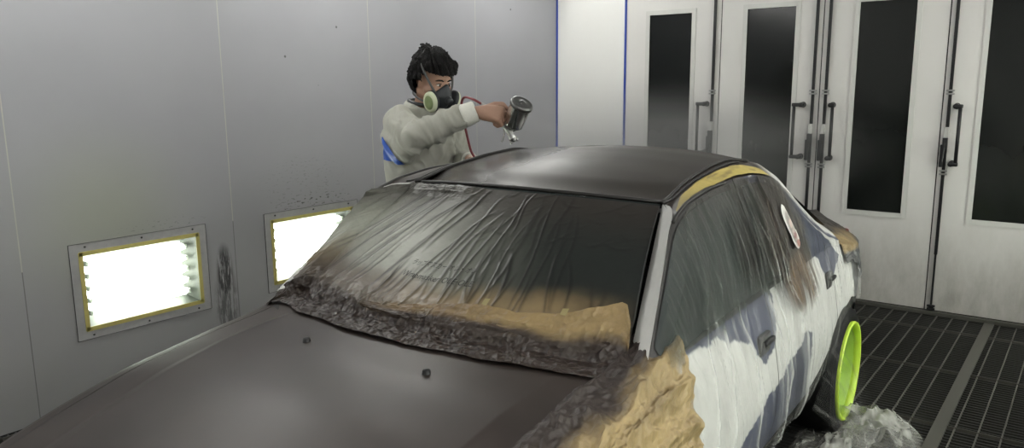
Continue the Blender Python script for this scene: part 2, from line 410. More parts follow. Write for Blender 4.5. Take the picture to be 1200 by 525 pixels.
# doors
WIN = [(.914, 1.290), (1.730, 2.099), (2.529, 2.894), (3.316, 3.675)]
def make_door(i):
    x0, x1 = D[i] + .004, D[i + 1] - .004; a, b = WIN[i]; z0, z1 = .68, 2.138; zb = .03
    bm = bmesh.new()
    for p in ((x0, a, zb, DH), (b, x1, zb, DH), (a, b, zb, z0), (a, b, z1, DH)):
        box(bm, ((p[0] + p[1]) / 2, .017, (p[2] + p[3]) / 2), (p[1] - p[0], .034, p[3] - p[2]))
    d = tag(from_bm('door_%d' % (i + 1), bm, M['door'], None, False), kind='structure')
    # window trim
    bm = bmesh.new(); w = .03
    for p in ((a - w, a + .004, z0 - w, z1 + w), (b - .004, b + w, z0 - w, z1 + w), (a, b, z0 - w, z0 + .004), (a, b, z1 - .004, z1 + w)):
        box(bm, ((p[0] + p[1]) / 2, -.003, (p[2] + p[3]) / 2), (p[1] - p[0], .007, p[3] - p[2]))
    from_bm('window_frame', bm, M['frame_white'], d, False)
    bm = bmesh.new(); box(bm, ((a + b) / 2, .012, (z0 + z1) / 2), (b - a, .006, z1 - z0)); from_bm('glass', bm, M['dark_glass'], d, False)
    # handle
    mx, gx = [(1.435, 1.385), (2.183, 2.135), (2.392, 2.405), (3.176, 3.203)][i]
    yo = -.062; zt, zbt = 1.432, 1.045
    bm = bmesh.new()
    cyl(bm, (gx, yo, zbt), (gx, yo, zt), .0115, seg=14)
    for z in (zt - .004, zbt + .004):
        box(bm, ((mx + gx) / 2, yo, z), (abs(mx - gx) + .03, .026, .026), bev=.006)
        cyl(bm, (mx, 0, z), (mx, yo - .012, z), .0165, seg=16)
        cyl(bm, (mx, 0, z), (mx, -.006, z), .021, seg=16)
    from_bm('door_handle', bm, M['black_metal'], d)
    # full height lock rod with guides
    rx = [1.482, 2.2505, 2.340, 3.131][i]
    bm = bmesh.new()
    box(bm, (rx, -.013, DH / 2 + .2), (.019, .014, DH - .45)); box(bm, (rx, -.013, .62), (.012, .012, 1.1))
    rod = from_bm('lock_rod', bm, M['black_metal'], d, False)
    for z in (1.508, .977, .04 if i == 3 else 2.3):
        bm = bmesh.new(); box(bm, (rx, -.018, z), (.05, .02, .012), bev=.003); box(bm, (rx, -.018, z + .022), (.05, .02, .012), bev=.003)
        box(bm, (rx, -.008, z + .011), (.03, .016, .03)); from_bm('rod_guide', bm, M['alu'] if z > .5 else M['black_metal'], d, False)
    bm = bmesh.new(); box(bm, (rx, -.02, 1.255), (.026, .026, .07), bev=.003); from_bm('rod_collar', bm, M['frame_white'], d, False)
    bm = bmesh.new()
    box(bm, (rx - .003, -.03, 1.185), (.03, .03, .07), bev=.004)
    s = -1
    hullpts = [((rx - .003, -.036, 1.2), .012), ((rx - .016, -.04, 1.04), .010)]
    hull(bm, hullpts, 1); box(bm, (rx - .018, -.034, 1.1), (.022, .02, .15), bev=.004)
    from_bm('lock_lever', bm, M['black_metal'], d, False)
    return d
for i in range(4): make_door(i)
bm = bmesh.new()
for xx in D[1:4]: box(bm, (xx, .03, DH / 2), (.01, .05, DH))
box(bm, (D[4] + .003, .03, DH / 2), (.012, .05, DH)); box(bm, ((D[0] + D[4]) / 2, .03, DH), (D[4] - D[0], .05, .012))
box(bm, ((D[0] + D[4]) / 2, .035, .02), (D[4] - D[0], .05, .03))
tag(from_bm('trim_4', bm, M['black_gap'], None, False), kind='structure')

# floor: dark pit under steel grating
bm = bmesh.new()
def fbox(c, s, mi):
    n0 = len(bm.faces); box(bm, c, s); bm.faces.ensure_lookup_table()
    for f in bm.faces[n0:]: f.material_index = mi
fbox((RW / 2, RY / 2, -.16), (RW, -RY, .02), 0)
XS = 3.485
nb = int(RW / .0925) + 1
xs = [XS + .06 + .0925 * k for k in range(-60, 30)]
for x in xs:
    if .02 < x < RW - .02 and abs(x - XS) > .05: fbox((x, RY / 2, -.009), (.0065, -RY, .018), 1)
y = -.02
k = 0
while y > RY:
    fbox((RW / 2, y, -.010), (RW, .0075, .011), 2); y -= .033
for y in np.arange(-.36, RY, -.79): fbox((RW / 2, y, -.004), (RW, .005, .016), 1)
fbox((XS, RY / 2, -.004), (.056, -RY, .020), 3)
fbox((XS - 2.3, RY / 2, -.004), (.056, -RY, .020), 3)
fl = from_bm('floor', bm, M['pit'], None, False)
for k_ in ('grate', 'grate_thin', 'strip'): fl.data.materials.append(M[k_])
tag(fl, kind='structure')

# wall lamps
def wall_lamp(y0, y1, z0, z1, label, x=0, rz=0):
    e = empty('wall_lamp', (x, (y0 + y1) / 2, (z0 + z1) / 2), rz); tag(e, label, 'lamp', 'recessed wall lamps')
    cy, cz = (y0 + y1) / 2, (z0 + z1) / 2; hy, hz = (y1 - y0) / 2, (z1 - z0) / 2; dp = .11
    bm = bmesh.new()
    # open box behind the wall
    v = lambda x, y, z: bm.verts.new((x, y, z))
    iy, iz = hy - .05, hz - .05
    A = [v(0, -hy, -hz), v(0, hy, -hz), v(0, hy, hz), v(0, -hy, hz)]
    B = [v(-dp, -iy, -iz), v(-dp, iy, -iz), v(-dp, iy, iz), v(-dp, -iy, iz)]
    for k in range(4): bm.faces.new((A[k], A[(k + 1) % 4], B[(k + 1) % 4], B[k]))
    fb = bm.faces.new(B); fb.material_index = 1
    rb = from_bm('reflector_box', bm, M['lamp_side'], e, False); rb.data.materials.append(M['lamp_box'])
    bm = bmesh.new(); w = .045
    for p in ((-hy - w, -hy, -hz - w, hz + w), (hy, hy + w, -hz - w, hz + w), (-hy, hy, -hz - w, -hz), (-hy, hy, hz, hz + w)):
        box(bm, (.002, (p[0] + p[1]) / 2, (p[2] + p[3]) / 2), (.004, p[1] - p[0], p[3] - p[2]))
    fr = from_bm('flange', bm, M['lamp_frame'], e, False)
    bm = bmesh.new(); w2 = .046; t = .0012
    for p in ((-hy - w2, -hy - w2 + t, -hz - w2, hz + w2), (hy + w2 - t, hy + w2, -hz - w2, hz + w2), (-hy - w2, hy + w2, -hz - w2, -hz - w2 + t), (-hy - w2, hy + w2, hz + w2 - t, hz + w2)):
        box(bm, (.0035, (p[0] + p[1]) / 2, (p[2] + p[3]) / 2), (.004, p[1] - p[0], p[3] - p[2]))
    from_bm('flange_edge', bm, M['black_metal'], fr, False)
    for (sy, sz) in ((-.9, 1), (0, 1), (.9, 1), (-.9, -1), (0, -1), (.9, -1)):
        bm = bmesh.new(); cyl(bm, (.003, sy * hy, sz * (hz + .027)), (.008, sy * hy, sz * (hz + .027)), .006, .004, 10); from_bm('screw', bm, M['black_metal'], fr)
    bm = bmesh.new(); w = .017
    for p in ((-hy - .004, -hy + w, -hz, hz), (hy - w, hy + .004, -hz, hz), (-hy, hy, -hz - .004, -hz + w), (-hy, hy, hz - w, hz + .004)):
        box(bm, (.0055, (p[0] + p[1]) / 2, (p[2] + p[3]) / 2), (.003, p[1] - p[0], p[3] - p[2]))
    from_bm('yellow_tape_border', bm, M['lamp_border_tape'], e, False)
    bm = bmesh.new(); box(bm, (-.004, 0, 0), (.004, 2 * hy, 2 * hz)); from_bm('glass_pane', bm, M['pane'], e, False)
    for k in range(5):
        z = (-2 + k) * .063
        bm = bmesh.new(); cyl(bm, (-.06, -iy + .02, z), (-.06, iy - .02, z), .019, seg=14); tb = from_bm('tube', bm, M['tube'], e)
        for s in (-1, 1):
            bm = bmesh.new(); box(bm, (-.062, s * (iy - .004), z), (.045, .018, .026), bev=.004)
            from_bm('tube_socket', bm, M['lamp_box'], tb)
    return e
wall_lamp(*LAMPS[0], 'glowing white lamp with yellow taped border, lower on left wall nearest the bonnet')
wall_lamp(*LAMPS[1], 'glowing white lamp in left wall partly hidden behind the masked windscreen')

for k, y in enumerate((-6.0, -4.3, -2.6, -.9)):
    wall_lamp(y - .5, y + .5, .45, 1.25, 'glowing recessed lamp on the right hand wall, ' + ('behind the camera', 'level with the camera', 'beside the rear wheel', 'nearest the doors')[k] + ', outside the photo', RW - .001, PI)
# ceiling lights (above the frame)
def ceil_light(x, y, first=[None]):
    if first[0] is None:
        e = empty('ceiling_light', (x, y, RH)); first[0] = e
        bm = bmesh.new(); box(bm, (0, 0, -.03), (.34, 1.30, .06), bev=.008); from_bm('housing', bm, M['lamp_box'], e, False)
        for k in (-1, 0, 1):
            bm = bmesh.new(); cyl(bm, (k * .095, -.6, -.085), (k * .095, .6, -.085), .019, seg=12); from_bm('tube', bm, M['ceil_tube'], e)
    else:
        e = first[0].copy(); COL.objects.link(e); e.location = (x, y, RH)
        for ch in first[0].children:
            c = ch.copy(); COL.objects.link(c); c.parent = e
    e.location = (x, y, RH - .20); e.rotation_euler = (0, math.radians(-42 if x < 2 else 42), 0)
    tag(e, 'fluorescent light at the ceiling edge over the ' + ('left' if x < 2 else 'right') + ' wall, ' + {-.95: 'nearest the doors', -2.65: 'second from the doors', -4.35: 'third from the doors', -6.05: 'farthest from the doors'}[y], 'lamp', 'ceiling edge lights of the booth')
for x in (.30, RW - .30):
    for y in (-.95, -2.65, -4.35, -6.05): ceil_light(x, y)

# ================================================================== CAR
TH = math.radians(2.5)
CO = np.array([2.30, -2.307, 0.]) + .03 * np.array([math.cos(TH), math.sin(TH), 0])
def loc3(u, v, w): return np.stack(np.broadcast_arrays(np.asarray(v, float), -np.asarray(u, float), np.asarray(w, float)), -1)
def car_empty(name): return empty(name, tuple(CO), TH)
def wpt(u, v, w):
    c, s = math.cos(TH), math.sin(TH); x, y = v, -u
    return Vector((CO[0] + c * x - s * y, CO[1] + s * x + c * y, w))
def itp(x, xs, ys):
    """smooth-ish monotone interpolation"""
    x = np.asarray(x, float); r = 0
    for k in (-1, 0, 1): r = r + np.interp(x + k * .03, xs, ys)
    return r / 3
def sv(w): return itp(w, [.20, .24, .30, .42, .575, .73, .80, .87, 1.22], [.60, .65, .73, .765, .775, .75, .735, .71, .585])
def gg(u): return itp(u, [-1.05, -1.0, -.86, -.67, -.36, -.1, .3, 2.2, 2.7, 3.0, 3.15, 3.22], [.72, .79, .85, .91, .975, .995, 1, 1, .975, .92, .84, .74])
def Tt(u): return itp(u, [-1.05, -1.0, -.9, -.3, 0, 1.9, 2.1, 2.3, 2.5, 2.8, 3.0, 3.15, 3.22], [.80, .86, .885, .915, .92, .90, .893, .88, .845, .752, .68, .62, .55])
def Ws(u): return itp(u, [-1.05, -1.0, -.86, -.67, -.36, -.1, .1, 1.85, 1.95, 2.05, 2.2, 2.5, 2.86, 3.1, 3.22], [.68, .72, .745, .765, .80, .85, .88, .88, .865, .84, .82, .778, .682, .59, .51])
def wbot(u):
    u = np.asarray(u, float)
    r = np.interp(u, [-1.05, -.95, -.47, -.468, -.44, -.36, -.2, .05, .17, .27, .40, .50, .60], [.30, .24, .24, .38, .49, .555, .59, .575, .52, .44, .37, .33, .27])
    q = .335 ** 2 - (u - 2.53) ** 2
    r2 = np.where(q > 0, .29 + np.sqrt(np.maximum(q, 0)), .24)
    return np.maximum(r, np.maximum(r2, .24))
def S(u, s, off=0.):
    u, s = np.broadcast_arrays(np.asarray(u, float), np.asarray(s, float))
    g = gg(u); W = Ws(u); V = g * sv(W); T = Tt(u)
    x = np.clip(s, 0, 1); v1 = V * x; vc = .50 * g
    q = np.clip((v1 - vc) / np.maximum(V - vc, 1e-3), 0, 1)
    w1 = T - .02 * np.minimum(v1 / vc, 1) ** 2 - (T - .02 - W) * (.92 * q + .08 * q ** 4)
    t = np.clip(s - 1, 0, 1.3); wb = wbot(u)
    w2 = W + (wb - W) * t; v2 = g * sv(w2)
    v = np.where(s <= 1, v1, v2); w = np.where(s <= 1, w1, w2)
    w1 = w1 + .004 * np.exp(-((v1 - vc) / .013) ** 2) * sm(2.05, 2.3, u)
    # offset outward
    nx = np.where(s <= 1, sm(.75, 1, s) * .8, 1.0); nz = np.where(s <= 1, 1.0, sm(1.25, 1, s) * .8)
    return v + off * nx, w + off * nz
# upper body curves
def upc(u): # window top / pillar line -> (v,w)
    us = [.02, .18, .31, .45, .62, .8, 1.03, 1.27, 1.45, 1.57, 1.93]
    return itp(u, us, [.70, .655, .62, .60, .585, .58, .578, .578, .58, .588, .692]), itp(u, us, [.90, .985, .1 + .97, 1.155, 1.232, 1.262, 1.27, 1.263, 1.243, 1.208, .905])
def gut(u):
    us = [-.12, 0, .15, .3, .5, .8, 1.0, 1.25, 1.42]
    return itp(u, us, [.63, .60, .565, .53, .50, .478, .482, .49, .50]), itp(u, us, [.93, .985, 1.085, 1.195, 1.275, 1.312, 1.302, 1.272, 1.232])
def roof_c(u): return itp(u, [.2, .4, .6, .8, 1.0, 1.2, 1.4, 1.57], [1.285, 1.312, 1.332, 1.338, 1.33, 1.315, 1.29, 1.262])
def rail(Q, B):
    ul = .55 + 1.015 * Q; uh = .55 + .882 * Q; v0, w0 = upc(ul); v1, w1 = gut(uh)
    return ul + (uh - ul) * B, v0, w0, v1, w1
WHITE = np.array([.60, .60, .58]); PURP = np.array([.042, .050, .095]); DARKB = np.array([.03, .032, .035]); BRN = np.array([.05, .035, .026])
P_FRONT = [(1.96, .90), (1.921, .872), (1.748, .862), (1.53, .855), (1.455, .83), (1.263, .764), (1.16, .69), (1.05, .70), (1.0, .736), (.985, .817), (.96, .90)]
P_C = [(.958, 1.30), (.793, 1.26), (.518, 1.175), (.309, 1.08), (.141, .955), (-.051, .82), (.161, .758), (.29, .831), (.351, .92), (.488, 1.027), (.713, 1.14)]
P_SILL = [(.56, .64), (.834, .607), (1.108, .56), (1.316, .50), (1.55, .44), (1.95, .38), (1.95, .2), (.4, .2), (.45, .35), (.60, .44)]
P_BACK = [(-.30, .80), (-.30, .5), (-1.1, .4), (-1.1, .9)]
def side_col(u, w):
    ju = u + (fbm(u * 14, w * 14, 3) - .5) * .07; jw = w + (fbm(u * 14, w * 14, 9) - .5) * .05
    c = np.broadcast_to(WHITE, u.shape + (3,)).copy() * (.9 + .16 * fbm(u * 6, w * 9, 5))[..., None]
    for poly, cc in ((P_FRONT, PURP), (P_C, PURP * 1.05), (P_SILL, PURP * .75), (P_BACK, DARKB * 1.3)):
        m = inpoly(ju, jw, poly); c[m] = cc
    c = mixc(c, PURP * 1.5, inpoly(ju, jw, P_SILL) * sm(.9, 1.5, u) * .5)
    return c
car = car_empty('sedan'); tag(car, 'low four door sedan masked for spraying, fresh matte brown bonnet and roof', 'car')

US_D = {}
def panel(name, u0, u1, s0, s1, side, mat, nu, ns, parent=car, off=0., colf=None, us=None):
    us = np.linspace(u0, u1, nu) if us is None else us
    U, Sg = np.meshgrid(us, np.linspace(s0, s1, ns), indexing='ij')
    v, w = S(U, Sg, off); P = loc3(U, v * side, w)
    col = colf(U, w) if colf else None
    return grid(name, P, mat, parent, col, flip=(side > 0))
def dense(u0, u1, n, extra):
    a = list(np.linspace(u0, u1, n)) + [e for e in extra if u0 < e < u1]
    return np.array(sorted(set(round(x, 4) for x in a)))
arch_u = list(np.linspace(-.475, .30, 60)) + [-.4695, -.4685]
farch = list(2.53 + .335 * np.cos(np.linspace(0, PI, 60)))
# dark inner shell
us = dense(-1.04, 3.2, 90, arch_u + farch)
U, Sg = np.meshgrid(us, np.concatenate([np.linspace(0, 1, 14), np.linspace(1.02, 2, 16)]), indexing='ij')
cab = (U > -.25) & (U < 1.98)
for sd in (1, -1):
    v, w = S(U, Sg, -.014); P = loc3(U, v * sd, w); P[..., 2] = np.where(cab & (Sg < .97), np.minimum(P[..., 2], .60), P[..., 2])
    grid('inner_shell', P, M['under'], car, None, flip=(sd > 0))
for sd in (1, -1):
    panel('fender', 1.945, 3.14, .925, 2, sd, M['paint'], 0, 46, us=dense(1.945, 3.14, 60, farch))
    # doors
    for nm, a, b, wa, wb_ in (('front_door', 1.03, 1.938, 0, 0), ('rear_door', .132, 1.022, 0, 0)):
        usd = dense(a, b, int((b - a) / .009), arch_u)
        dr = panel(nm, a, b, 1.0, 2, sd, M['body'], 0, 76, us=usd, colf=side_col)
        # upper frame
        U, Tg = np.meshgrid(usd, np.linspace(0, 1, 44), indexing='ij')
        def gh(U, Tg, off=0):
            v0, w0 = S(U, 1 + 0 * U); v1, w1 = upc(U)
            v = v0 + (v1 - v0) * Tg + .012 * np.sin(PI * Tg) + off; w = w0 + (np.maximum(w1, w0) - w0) * Tg
            return v, w
        v, w = gh(U, Tg)
        uc = side_col(U, w); dk = ~inpoly(U, w, P_C); uc[dk] = (.03, .028, .028)
        if nm == 'rear_door': uc[(U < .40) & dk] = PURP
        grid('window_surround', loc3(U, v * sd, w), M['body'], dr, uc, flip=(sd > 0))
        # glass
        wu0, wu1 = (a + .05, b - .05) if nm == 'front_door' else (a + .36, b - .04)
        U, Tg = np.meshgrid(np.linspace(wu0, wu1, 40), np.linspace(.06, .93, 20), indexing='ij')
        if nm == 'rear_door': U = U - .0 * Tg
        v, w = gh(U, Tg, .004); grid('window_glass', loc3(U, v * sd, w), M['window'], dr, None, flip=(sd > 0))
        hc = (1.15, .745) if nm == 'front_door' else (.235, .763)
        hw = .05 if nm == 'front_door' else .036
        bm = bmesh.new(); vv = float(sv(hc[1]) * gg(hc[0]))
        box(bm, (sd * (vv + .004), -hc[0], hc[1]), (.018, hw * 2, .07), bev=.006)
        box(bm, (sd * (vv + .022), -hc[0], hc[1] + .012), (.016, hw * 1.9, .016), bev=.005)
        tag(from_bm('door_handle', bm, M['black_metal'], dr), 'black pull handle')
    # quarter panel incl. C pillar outer
    usq = dense(-1.03, .124, 130, arch_u)
    q = panel('quarter_panel', -1.03, .124, .69, 2, sd, M['body'], 0, 90, us=usq, colf=side_col)
    U, Tg = np.meshgrid(np.linspace(-.10, .62, 60), np.linspace(0, 1, 16), indexing='ij')
    uu = np.clip(U, .02, 2); v0, w0 = upc(uu); v1, w1 = gut(U)
    k = sm(.02, -.1, U); v0 = v0 + .01 * k; w0 = w0 - .03 * k
    P = loc3(U, sd * (v0 + (v1 - v0) * Tg + .008 * np.sin(PI * Tg)), w0 + (w1 - w0) * Tg)
    cc = mixc(np.broadcast_to(PURP, U.shape + (3,)), WHITE * .95, sm(.15, .3, Tg + (fbm(U * 20, Tg * 3, 4) - .5) * .2))
    cc = mixc(cc, np.array([.045, .038, .034]), sm(.38, .58, U))
    grid('rear_pillar', P, M['body'], q, cc, flip=(sd > 0))
    U, Tg = np.meshgrid(np.linspace(-.10, .14, 20), np.linspace(0, 1, 8), indexing='ij')
    a0, a1 = S(U, 1 + 0 * U); uu = np.clip(U, .02, 2); b0, b1 = upc(uu); k = sm(.02, -.1, U); b0 = b0 + .01 * k; b1 = b1 - .03 * k
    P = loc3(U, sd * (a0 + (b0 - a0) * Tg), a1 + (b1 - a1) * Tg)
    grid('pillar_base', P, M['body'], q, side_col(U, P[..., 2]), flip=(sd > 0))
    # roof side rail between window top and gutter
    Q, Tg = np.meshgrid(np.linspace(0, 1, 60), np.linspace(0, 1, 8), indexing='ij')
    U, v0, w0, v1, w1 = rail(Q, Tg)
    P = loc3(U, sd * (v0 + (v1 - v0) * Tg + .006 * np.sin(PI * Tg)), w0 + (w1 - w0) * Tg)
    grid('roof_rail', P, M['paint'], car, None, flip=(sd > 0))
    # windscreen pillar
    A0 = np.array([1.43, .50, 1.228]); A1 = np.array([1.905, .625, .885]); B0 = np.array([1.56, .588, 1.212]); B1 = np.array([1.96, .70, .895])
    T_, K_ = np.meshgrid(np.linspace(0, 1, 20), np.linspace(0, 1, 6), indexing='ij')
    L0 = A0 + (A1 - A0) * T_[..., None]; L1 = B0 + (B1 - B0) * T_[..., None]
    Q = L0 + (L1 - L0) * K_[..., None]; bul = .012 * np.sin(PI * K_)
    grid('windscreen_pillar', loc3(Q[..., 0], sd * (Q[..., 1] + bul), Q[..., 2] + bul), M['white_pillar'], car, None, flip=(sd > 0))
    # gutter mouldings
    bm = bmesh.new(); uu = np.linspace(.62, 1.44, 40); gv, gw = gut(uu)
    tube(bm, [(sd * (v_ + .004), -u_, w_ + .004) for u_, v_, w_ in zip(uu, gv, gw)], .0065, 6)
    gm = from_bm('roof_gutter', bm, M['rubber'], car)
    bm = bmesh.new(); uu = np.linspace(.75, 1.47, 36); gv, gw = gut(np.minimum(uu, 1.42)); ov, ow = upc(uu)
    tube(bm, [(sd * (v_ * .8 + o_ * .2 + .006), -u_, w_ * .8 + p_ * .2 + .004) for u_, v_, w_, o_, p_ in zip(uu, gv, gw, ov, ow)], .004, 6)
    from_bm('roof_gutter', bm, M['rubber'], car)
    bm = bmesh.new(); uu = np.linspace(1.12, 1.57, 24); ov, ow = upc(uu)
    tube(bm, [(sd * (v_ + .006), -u_, w_ + .0) for u_, v_, w_ in zip(uu, ov, ow)], .007, 6)
    from_bm('window_seal', bm, M['rubber'], car)
# bonnet
def hoodP(x, y): pass
U, X = np.meshgrid(np.linspace(0, 1, 80), np.linspace(-1, 1, 330), indexing='ij')
ur = 2.02 - .10 * X ** 2; uf = 3.15 - .10 * X ** 2; UU = ur + (uf - ur) * U
Vw = gg(UU) * sv(Ws(UU)); xs_ = X * .92 * Vw; s_ = np.abs(xs_) / Vw
v, w = S(UU, s_)
grid('bonnet', loc3(UU, xs_, w), M['paint'], car)
for vv in (-.225, .225):
    bm = bmesh.new(); a_, wz = S(2.235, abs(vv) / .73); wz = float(wz)
    lathe(bm, [(.0, .012), (.008, .0115), (.0105, .008), (.0115, 0), (.014, -.002)], Matrix.Translation((vv, -2.235, wz)), 16)
    tag(from_bm('washer_nozzle', bm, M['black_metal'], car), 'small black washer nozzle')
# roof
U, X = np.meshgrid(np.linspace(0, 1, 70), np.linspace(-1, 1, 70), indexing='ij')
ur = .22 + .0 * X; uf = 1.572 - .152 * X ** 2; UU = ur + (uf - ur) * U
gv, gw = gut(np.minimum(UU, 1.42 + 0 * UU)); ce = roof_c(np.minimum(UU + .0, 1.572))
hdr = 1.262 - .032 * X ** 2
w = gw + (ce - gw) * (1 - np.abs(X) ** 2.3)
kf = sm(.86, 1.0, U); w = w * (1 - kf) + hdr * kf
grid('roof', loc3(UU, X * gv, w), M['roof'], car)
# windscreen, header seal
def Wsc(s, t, off=0.):
    s, t = np.broadcast_arrays(np.asarray(s, float), np.asarray(t, float)); sc = np.clip(s, -1, 1); ex = (np.abs(s) - np.abs(sc)) / .2
    H = (1.57 - .15 * sc * sc, .49 * sc, 1.262 - .032 * sc * sc); B = (2.05 - .15 * sc * sc, .62 * sc, .885 + 0 * sc)
    b = .08 * t * (1 - t) * .7; sg = np.sign(s)
    u = H[0] * (1 - t) + B[0] * t + b + off * .6; v = H[1] * (1 - t) + B[1] * t; w = H[2] * (1 - t) + B[2] * t + b + off * .8
    u = u + ex * (.13 * (1 - t) + .05 * t); v = v + sg * ex * (.088 * (1 - t) + .08 * t); w = w + ex * (-.016 * (1 - t) + .008 * t) + .003 * np.sin(np.clip(ex, 0, 1) * PI)
    return u, v, w
s_, t_ = np.meshgrid(np.linspace(-1, 1, 30), np.linspace(.01, 1, 16), indexing='ij')
grid('windscreen', loc3(*Wsc(s_, t_)), M['window'], car, None, flip=True)
bm = bmesh.new(); ss = np.linspace(-1, 1, 40); u_, v_, w_ = Wsc(ss, 0 * ss)
tube(bm, [(b, -a, c + .003) for a, b, c in zip(u_, v_, w_)], .007, 6); from_bm('windscreen_seal', bm, M['rubber'], car)
# cowl
s_, t_ = np.meshgrid(np.linspace(-1, 1, 30), np.linspace(0, 1, 6), indexing='ij')
grid('cowl_panel', loc3(1.9 - .15 * s_ ** 2 + .26 * t_, .66 * s_, .862 + 0 * s_), M['under'], car, None, flip=True)
# rear window and boot lid
s_, t_ = np.meshgrid(np.linspace(-1, 1, 24), np.linspace(0, 1, 16), indexing='ij')
gv, gw = gut(.22); gv2, gw2 = gut(-.12)
grid('rear_window', loc3(.225 - (.4) * t_ - .06 * t_ * (1 - s_ ** 2), s_ * (gv + (gv2 - gv) * t_), (roof_c(.22) - (roof_c(.22) - gw) * np.abs(s_) ** 2.3) * (1 - t_) + .925 * t_), M['window'], car)
U, X = np.meshgrid(np.linspace(-1.0, -.16, 50), np.linspace(-1, 1, 50), indexing='ij')
Vw = gg(U) * sv(Ws(U)); v, w = S(U, np.abs(X) * .5 * gg(U) / Vw)
grid('boot_lid', loc3(U, X * .5 * gg(U), w), M['paint'], car)
# ends
def endcap(name, u, du, mat):
    U, Sg = np.meshgrid(np.linspace(0, 1, 12), np.linspace(0, 2, 40), indexing='ij')
    for sd in (1, -1):
        v, w = S(np.full_like(Sg, u), Sg); wc = .50
        k = 1 - (1 - U) ** 2
        P = loc3(u + du * np.sqrt(1 - (1 - U) ** 2) * 1.0, sd * v * (1 - U * .999) ** .35 if False else sd * v * np.sqrt(np.clip(1 - U ** 2, 0, 1)), wc + (w - wc) * np.sqrt(np.clip(1 - (U * .6) ** 2, 0, 1)))
        grid(name, P, mat, car, None, flip=(sd > 0) ^ (du < 0))
endcap('front_bumper', 3.13, .14, M['paint']); endcap('rear_bumper', -1.02, -.12, M['under'])
for sd in (1, -1):
    bm = bmesh.new(); box(bm, (sd * .46, -3.215, .545), (.26, .06, .11), bev=.02); from_bm('headlight', bm, M['lens_clear'], car)
    bm = bmesh.new(); box(bm, (sd * .42, 1.075, .70), (.28, .10, .11), bev=.02); from_bm('tail_light', bm, M['lens_red'], car)
# wheels
def wheel(u, vf, side):
    R_ = .293; wd = .195
    mt = Matrix.Translation((side * vf, -u, R_)) @ Matrix.Rotation(side * PI / 2, 4, 'Y')
    bm = bmesh.new()
    lathe(bm, [(.222, -.012), (.235, -.004), (.262, -.002), (.284, -.014), (R_, -.035), (R_, -wd + .035), (.284, -wd + .014), (.262, -wd + .002), (.222, -wd + .01)], mt, 64)
    wh = from_bm('wheel', bm, M['tyre'], car); autosmooth(wh)
    bm = bmesh.new()
    lathe(bm, [(.226, -.012), (.229, .002), (.2255, .010), (.217, .008), (.212, -.004), (.208, -.02), (.222, -.03)], mt, 72)
    rm = from_bm('rim', bm, M['lime'], wh)
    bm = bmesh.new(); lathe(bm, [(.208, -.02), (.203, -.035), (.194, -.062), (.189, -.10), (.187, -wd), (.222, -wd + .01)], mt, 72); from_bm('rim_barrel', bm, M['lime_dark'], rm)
    rm['label'] = 'lime green rim'
    bm = bmesh.new()
    lathe(bm, [(.0, -.068), (.03, -.068), (.036, -.074), (.05, -.080), (.055, -.11), (.0, -.115)], mt, 32)
    from_bm('hub', bm, M['lime'], rm)
    for k in range(6):
        a = 2 * PI * k / 6 + .3; bm = bmesh.new()
        for da in (-.16, .16):
            hull(bm, [((.045 * math.cos(a + da), .045 * math.sin(a + da), -.09), (.012, .012, .012)), ((.12 * math.cos(a + da * .9), .12 * math.sin(a + da * .9), -.096), (.010, .010, .012)), ((.198 * math.cos(a + da * 1.2), .198 * math.sin(a + da * 1.2), -.075), (.012, .012, .016))], 1)
        bmesh.ops.transform(bm, matrix=mt, verts=bm.verts[:]); from_bm('spoke', bm, M['lime'], rm)
    bm = bmesh.new(); lathe(bm, [(.0, -.14), (.13, -.14), (.135, -.155), (0, -.155)], mt, 40); from_bm('brake_disc', bm, M['alu'], wh)
for u in (0, 2.53):
    for sd in (1, -1): wheel(u, .808 if u == 0 else .80, sd)

# ------------------------------------------------------------------ masking things on the car
# 1. film over the windscreen
NS, NTt = 540, 330
s_, t_ = np.meshgrid(np.linspace(-1.22, 1.02, NS), np.linspace(.035, 1.19, NTt), indexing='ij')
edge_w = (fbm(s_ * 9, 0 * s_, 21) - .5) * .05 * sm(.95, 1.15, t_)
tt = t_ + edge_w
# explicit creases fanning down from the header
def creases():
    L = []
    r = random.Random(5)
    for k in range(38):   # long sweeping arcs on the right-hand side of the car
        s0 = r.uniform(-.55, .62); t0 = r.uniform(-.02, .35)
        dirx = -.85 + .9 * (s0 + .5) + r.uniform(-.12, .12)
        ln = r.uniform(.35, .85); bend = r.uniform(-.25, .1)
        pts = []
        for q in np.linspace(0, 1, 9):
            pts.append((s0 + dirx * q * ln * .9 + bend * q * q * .2 + .015 * math.sin(7 * q + k), t0 + ln * (q ** (1.25))))
        L.append((pts, r.uniform(.5, 1) * .0055, r.uniform(.0036, .0075)))
    for k in range(26):  # short ones near the foot
        s0 = r.uniform(-.9, .95) if k % 2 else r.uniform(-.3, .5); t0 = r.uniform(.42, .72); dx = r.uniform(-.14, .1) - .1 * (s0 < 0)
        pts = [(s0 + dx * q + .03 * math.sin(3 * q), t0 + .36 * q) for q in np.linspace(0, 1, 6)]
        L.append((pts, r.uniform(.4, 1) * .0055, r.uniform(.0035, .007)))
    for k in range(30):  # fine scratches of folds at the top right
        s0 = r.uniform(.0, .95); t0 = r.uniform(.05, .5); an = r.uniform(-.5, .4); ln = r.uniform(.1, .3)
        pts = [(s0 + ln * q * .8, t0 + ln * an * q + .02 * math.sin(4 * q)) for q in np.linspace(0, 1, 5)]
        L.append((pts, r.uniform(.2, .6) * .004, .006))
    return L
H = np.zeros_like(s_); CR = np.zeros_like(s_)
px_, py_ = s_ * .56, t_ * .60      # metric
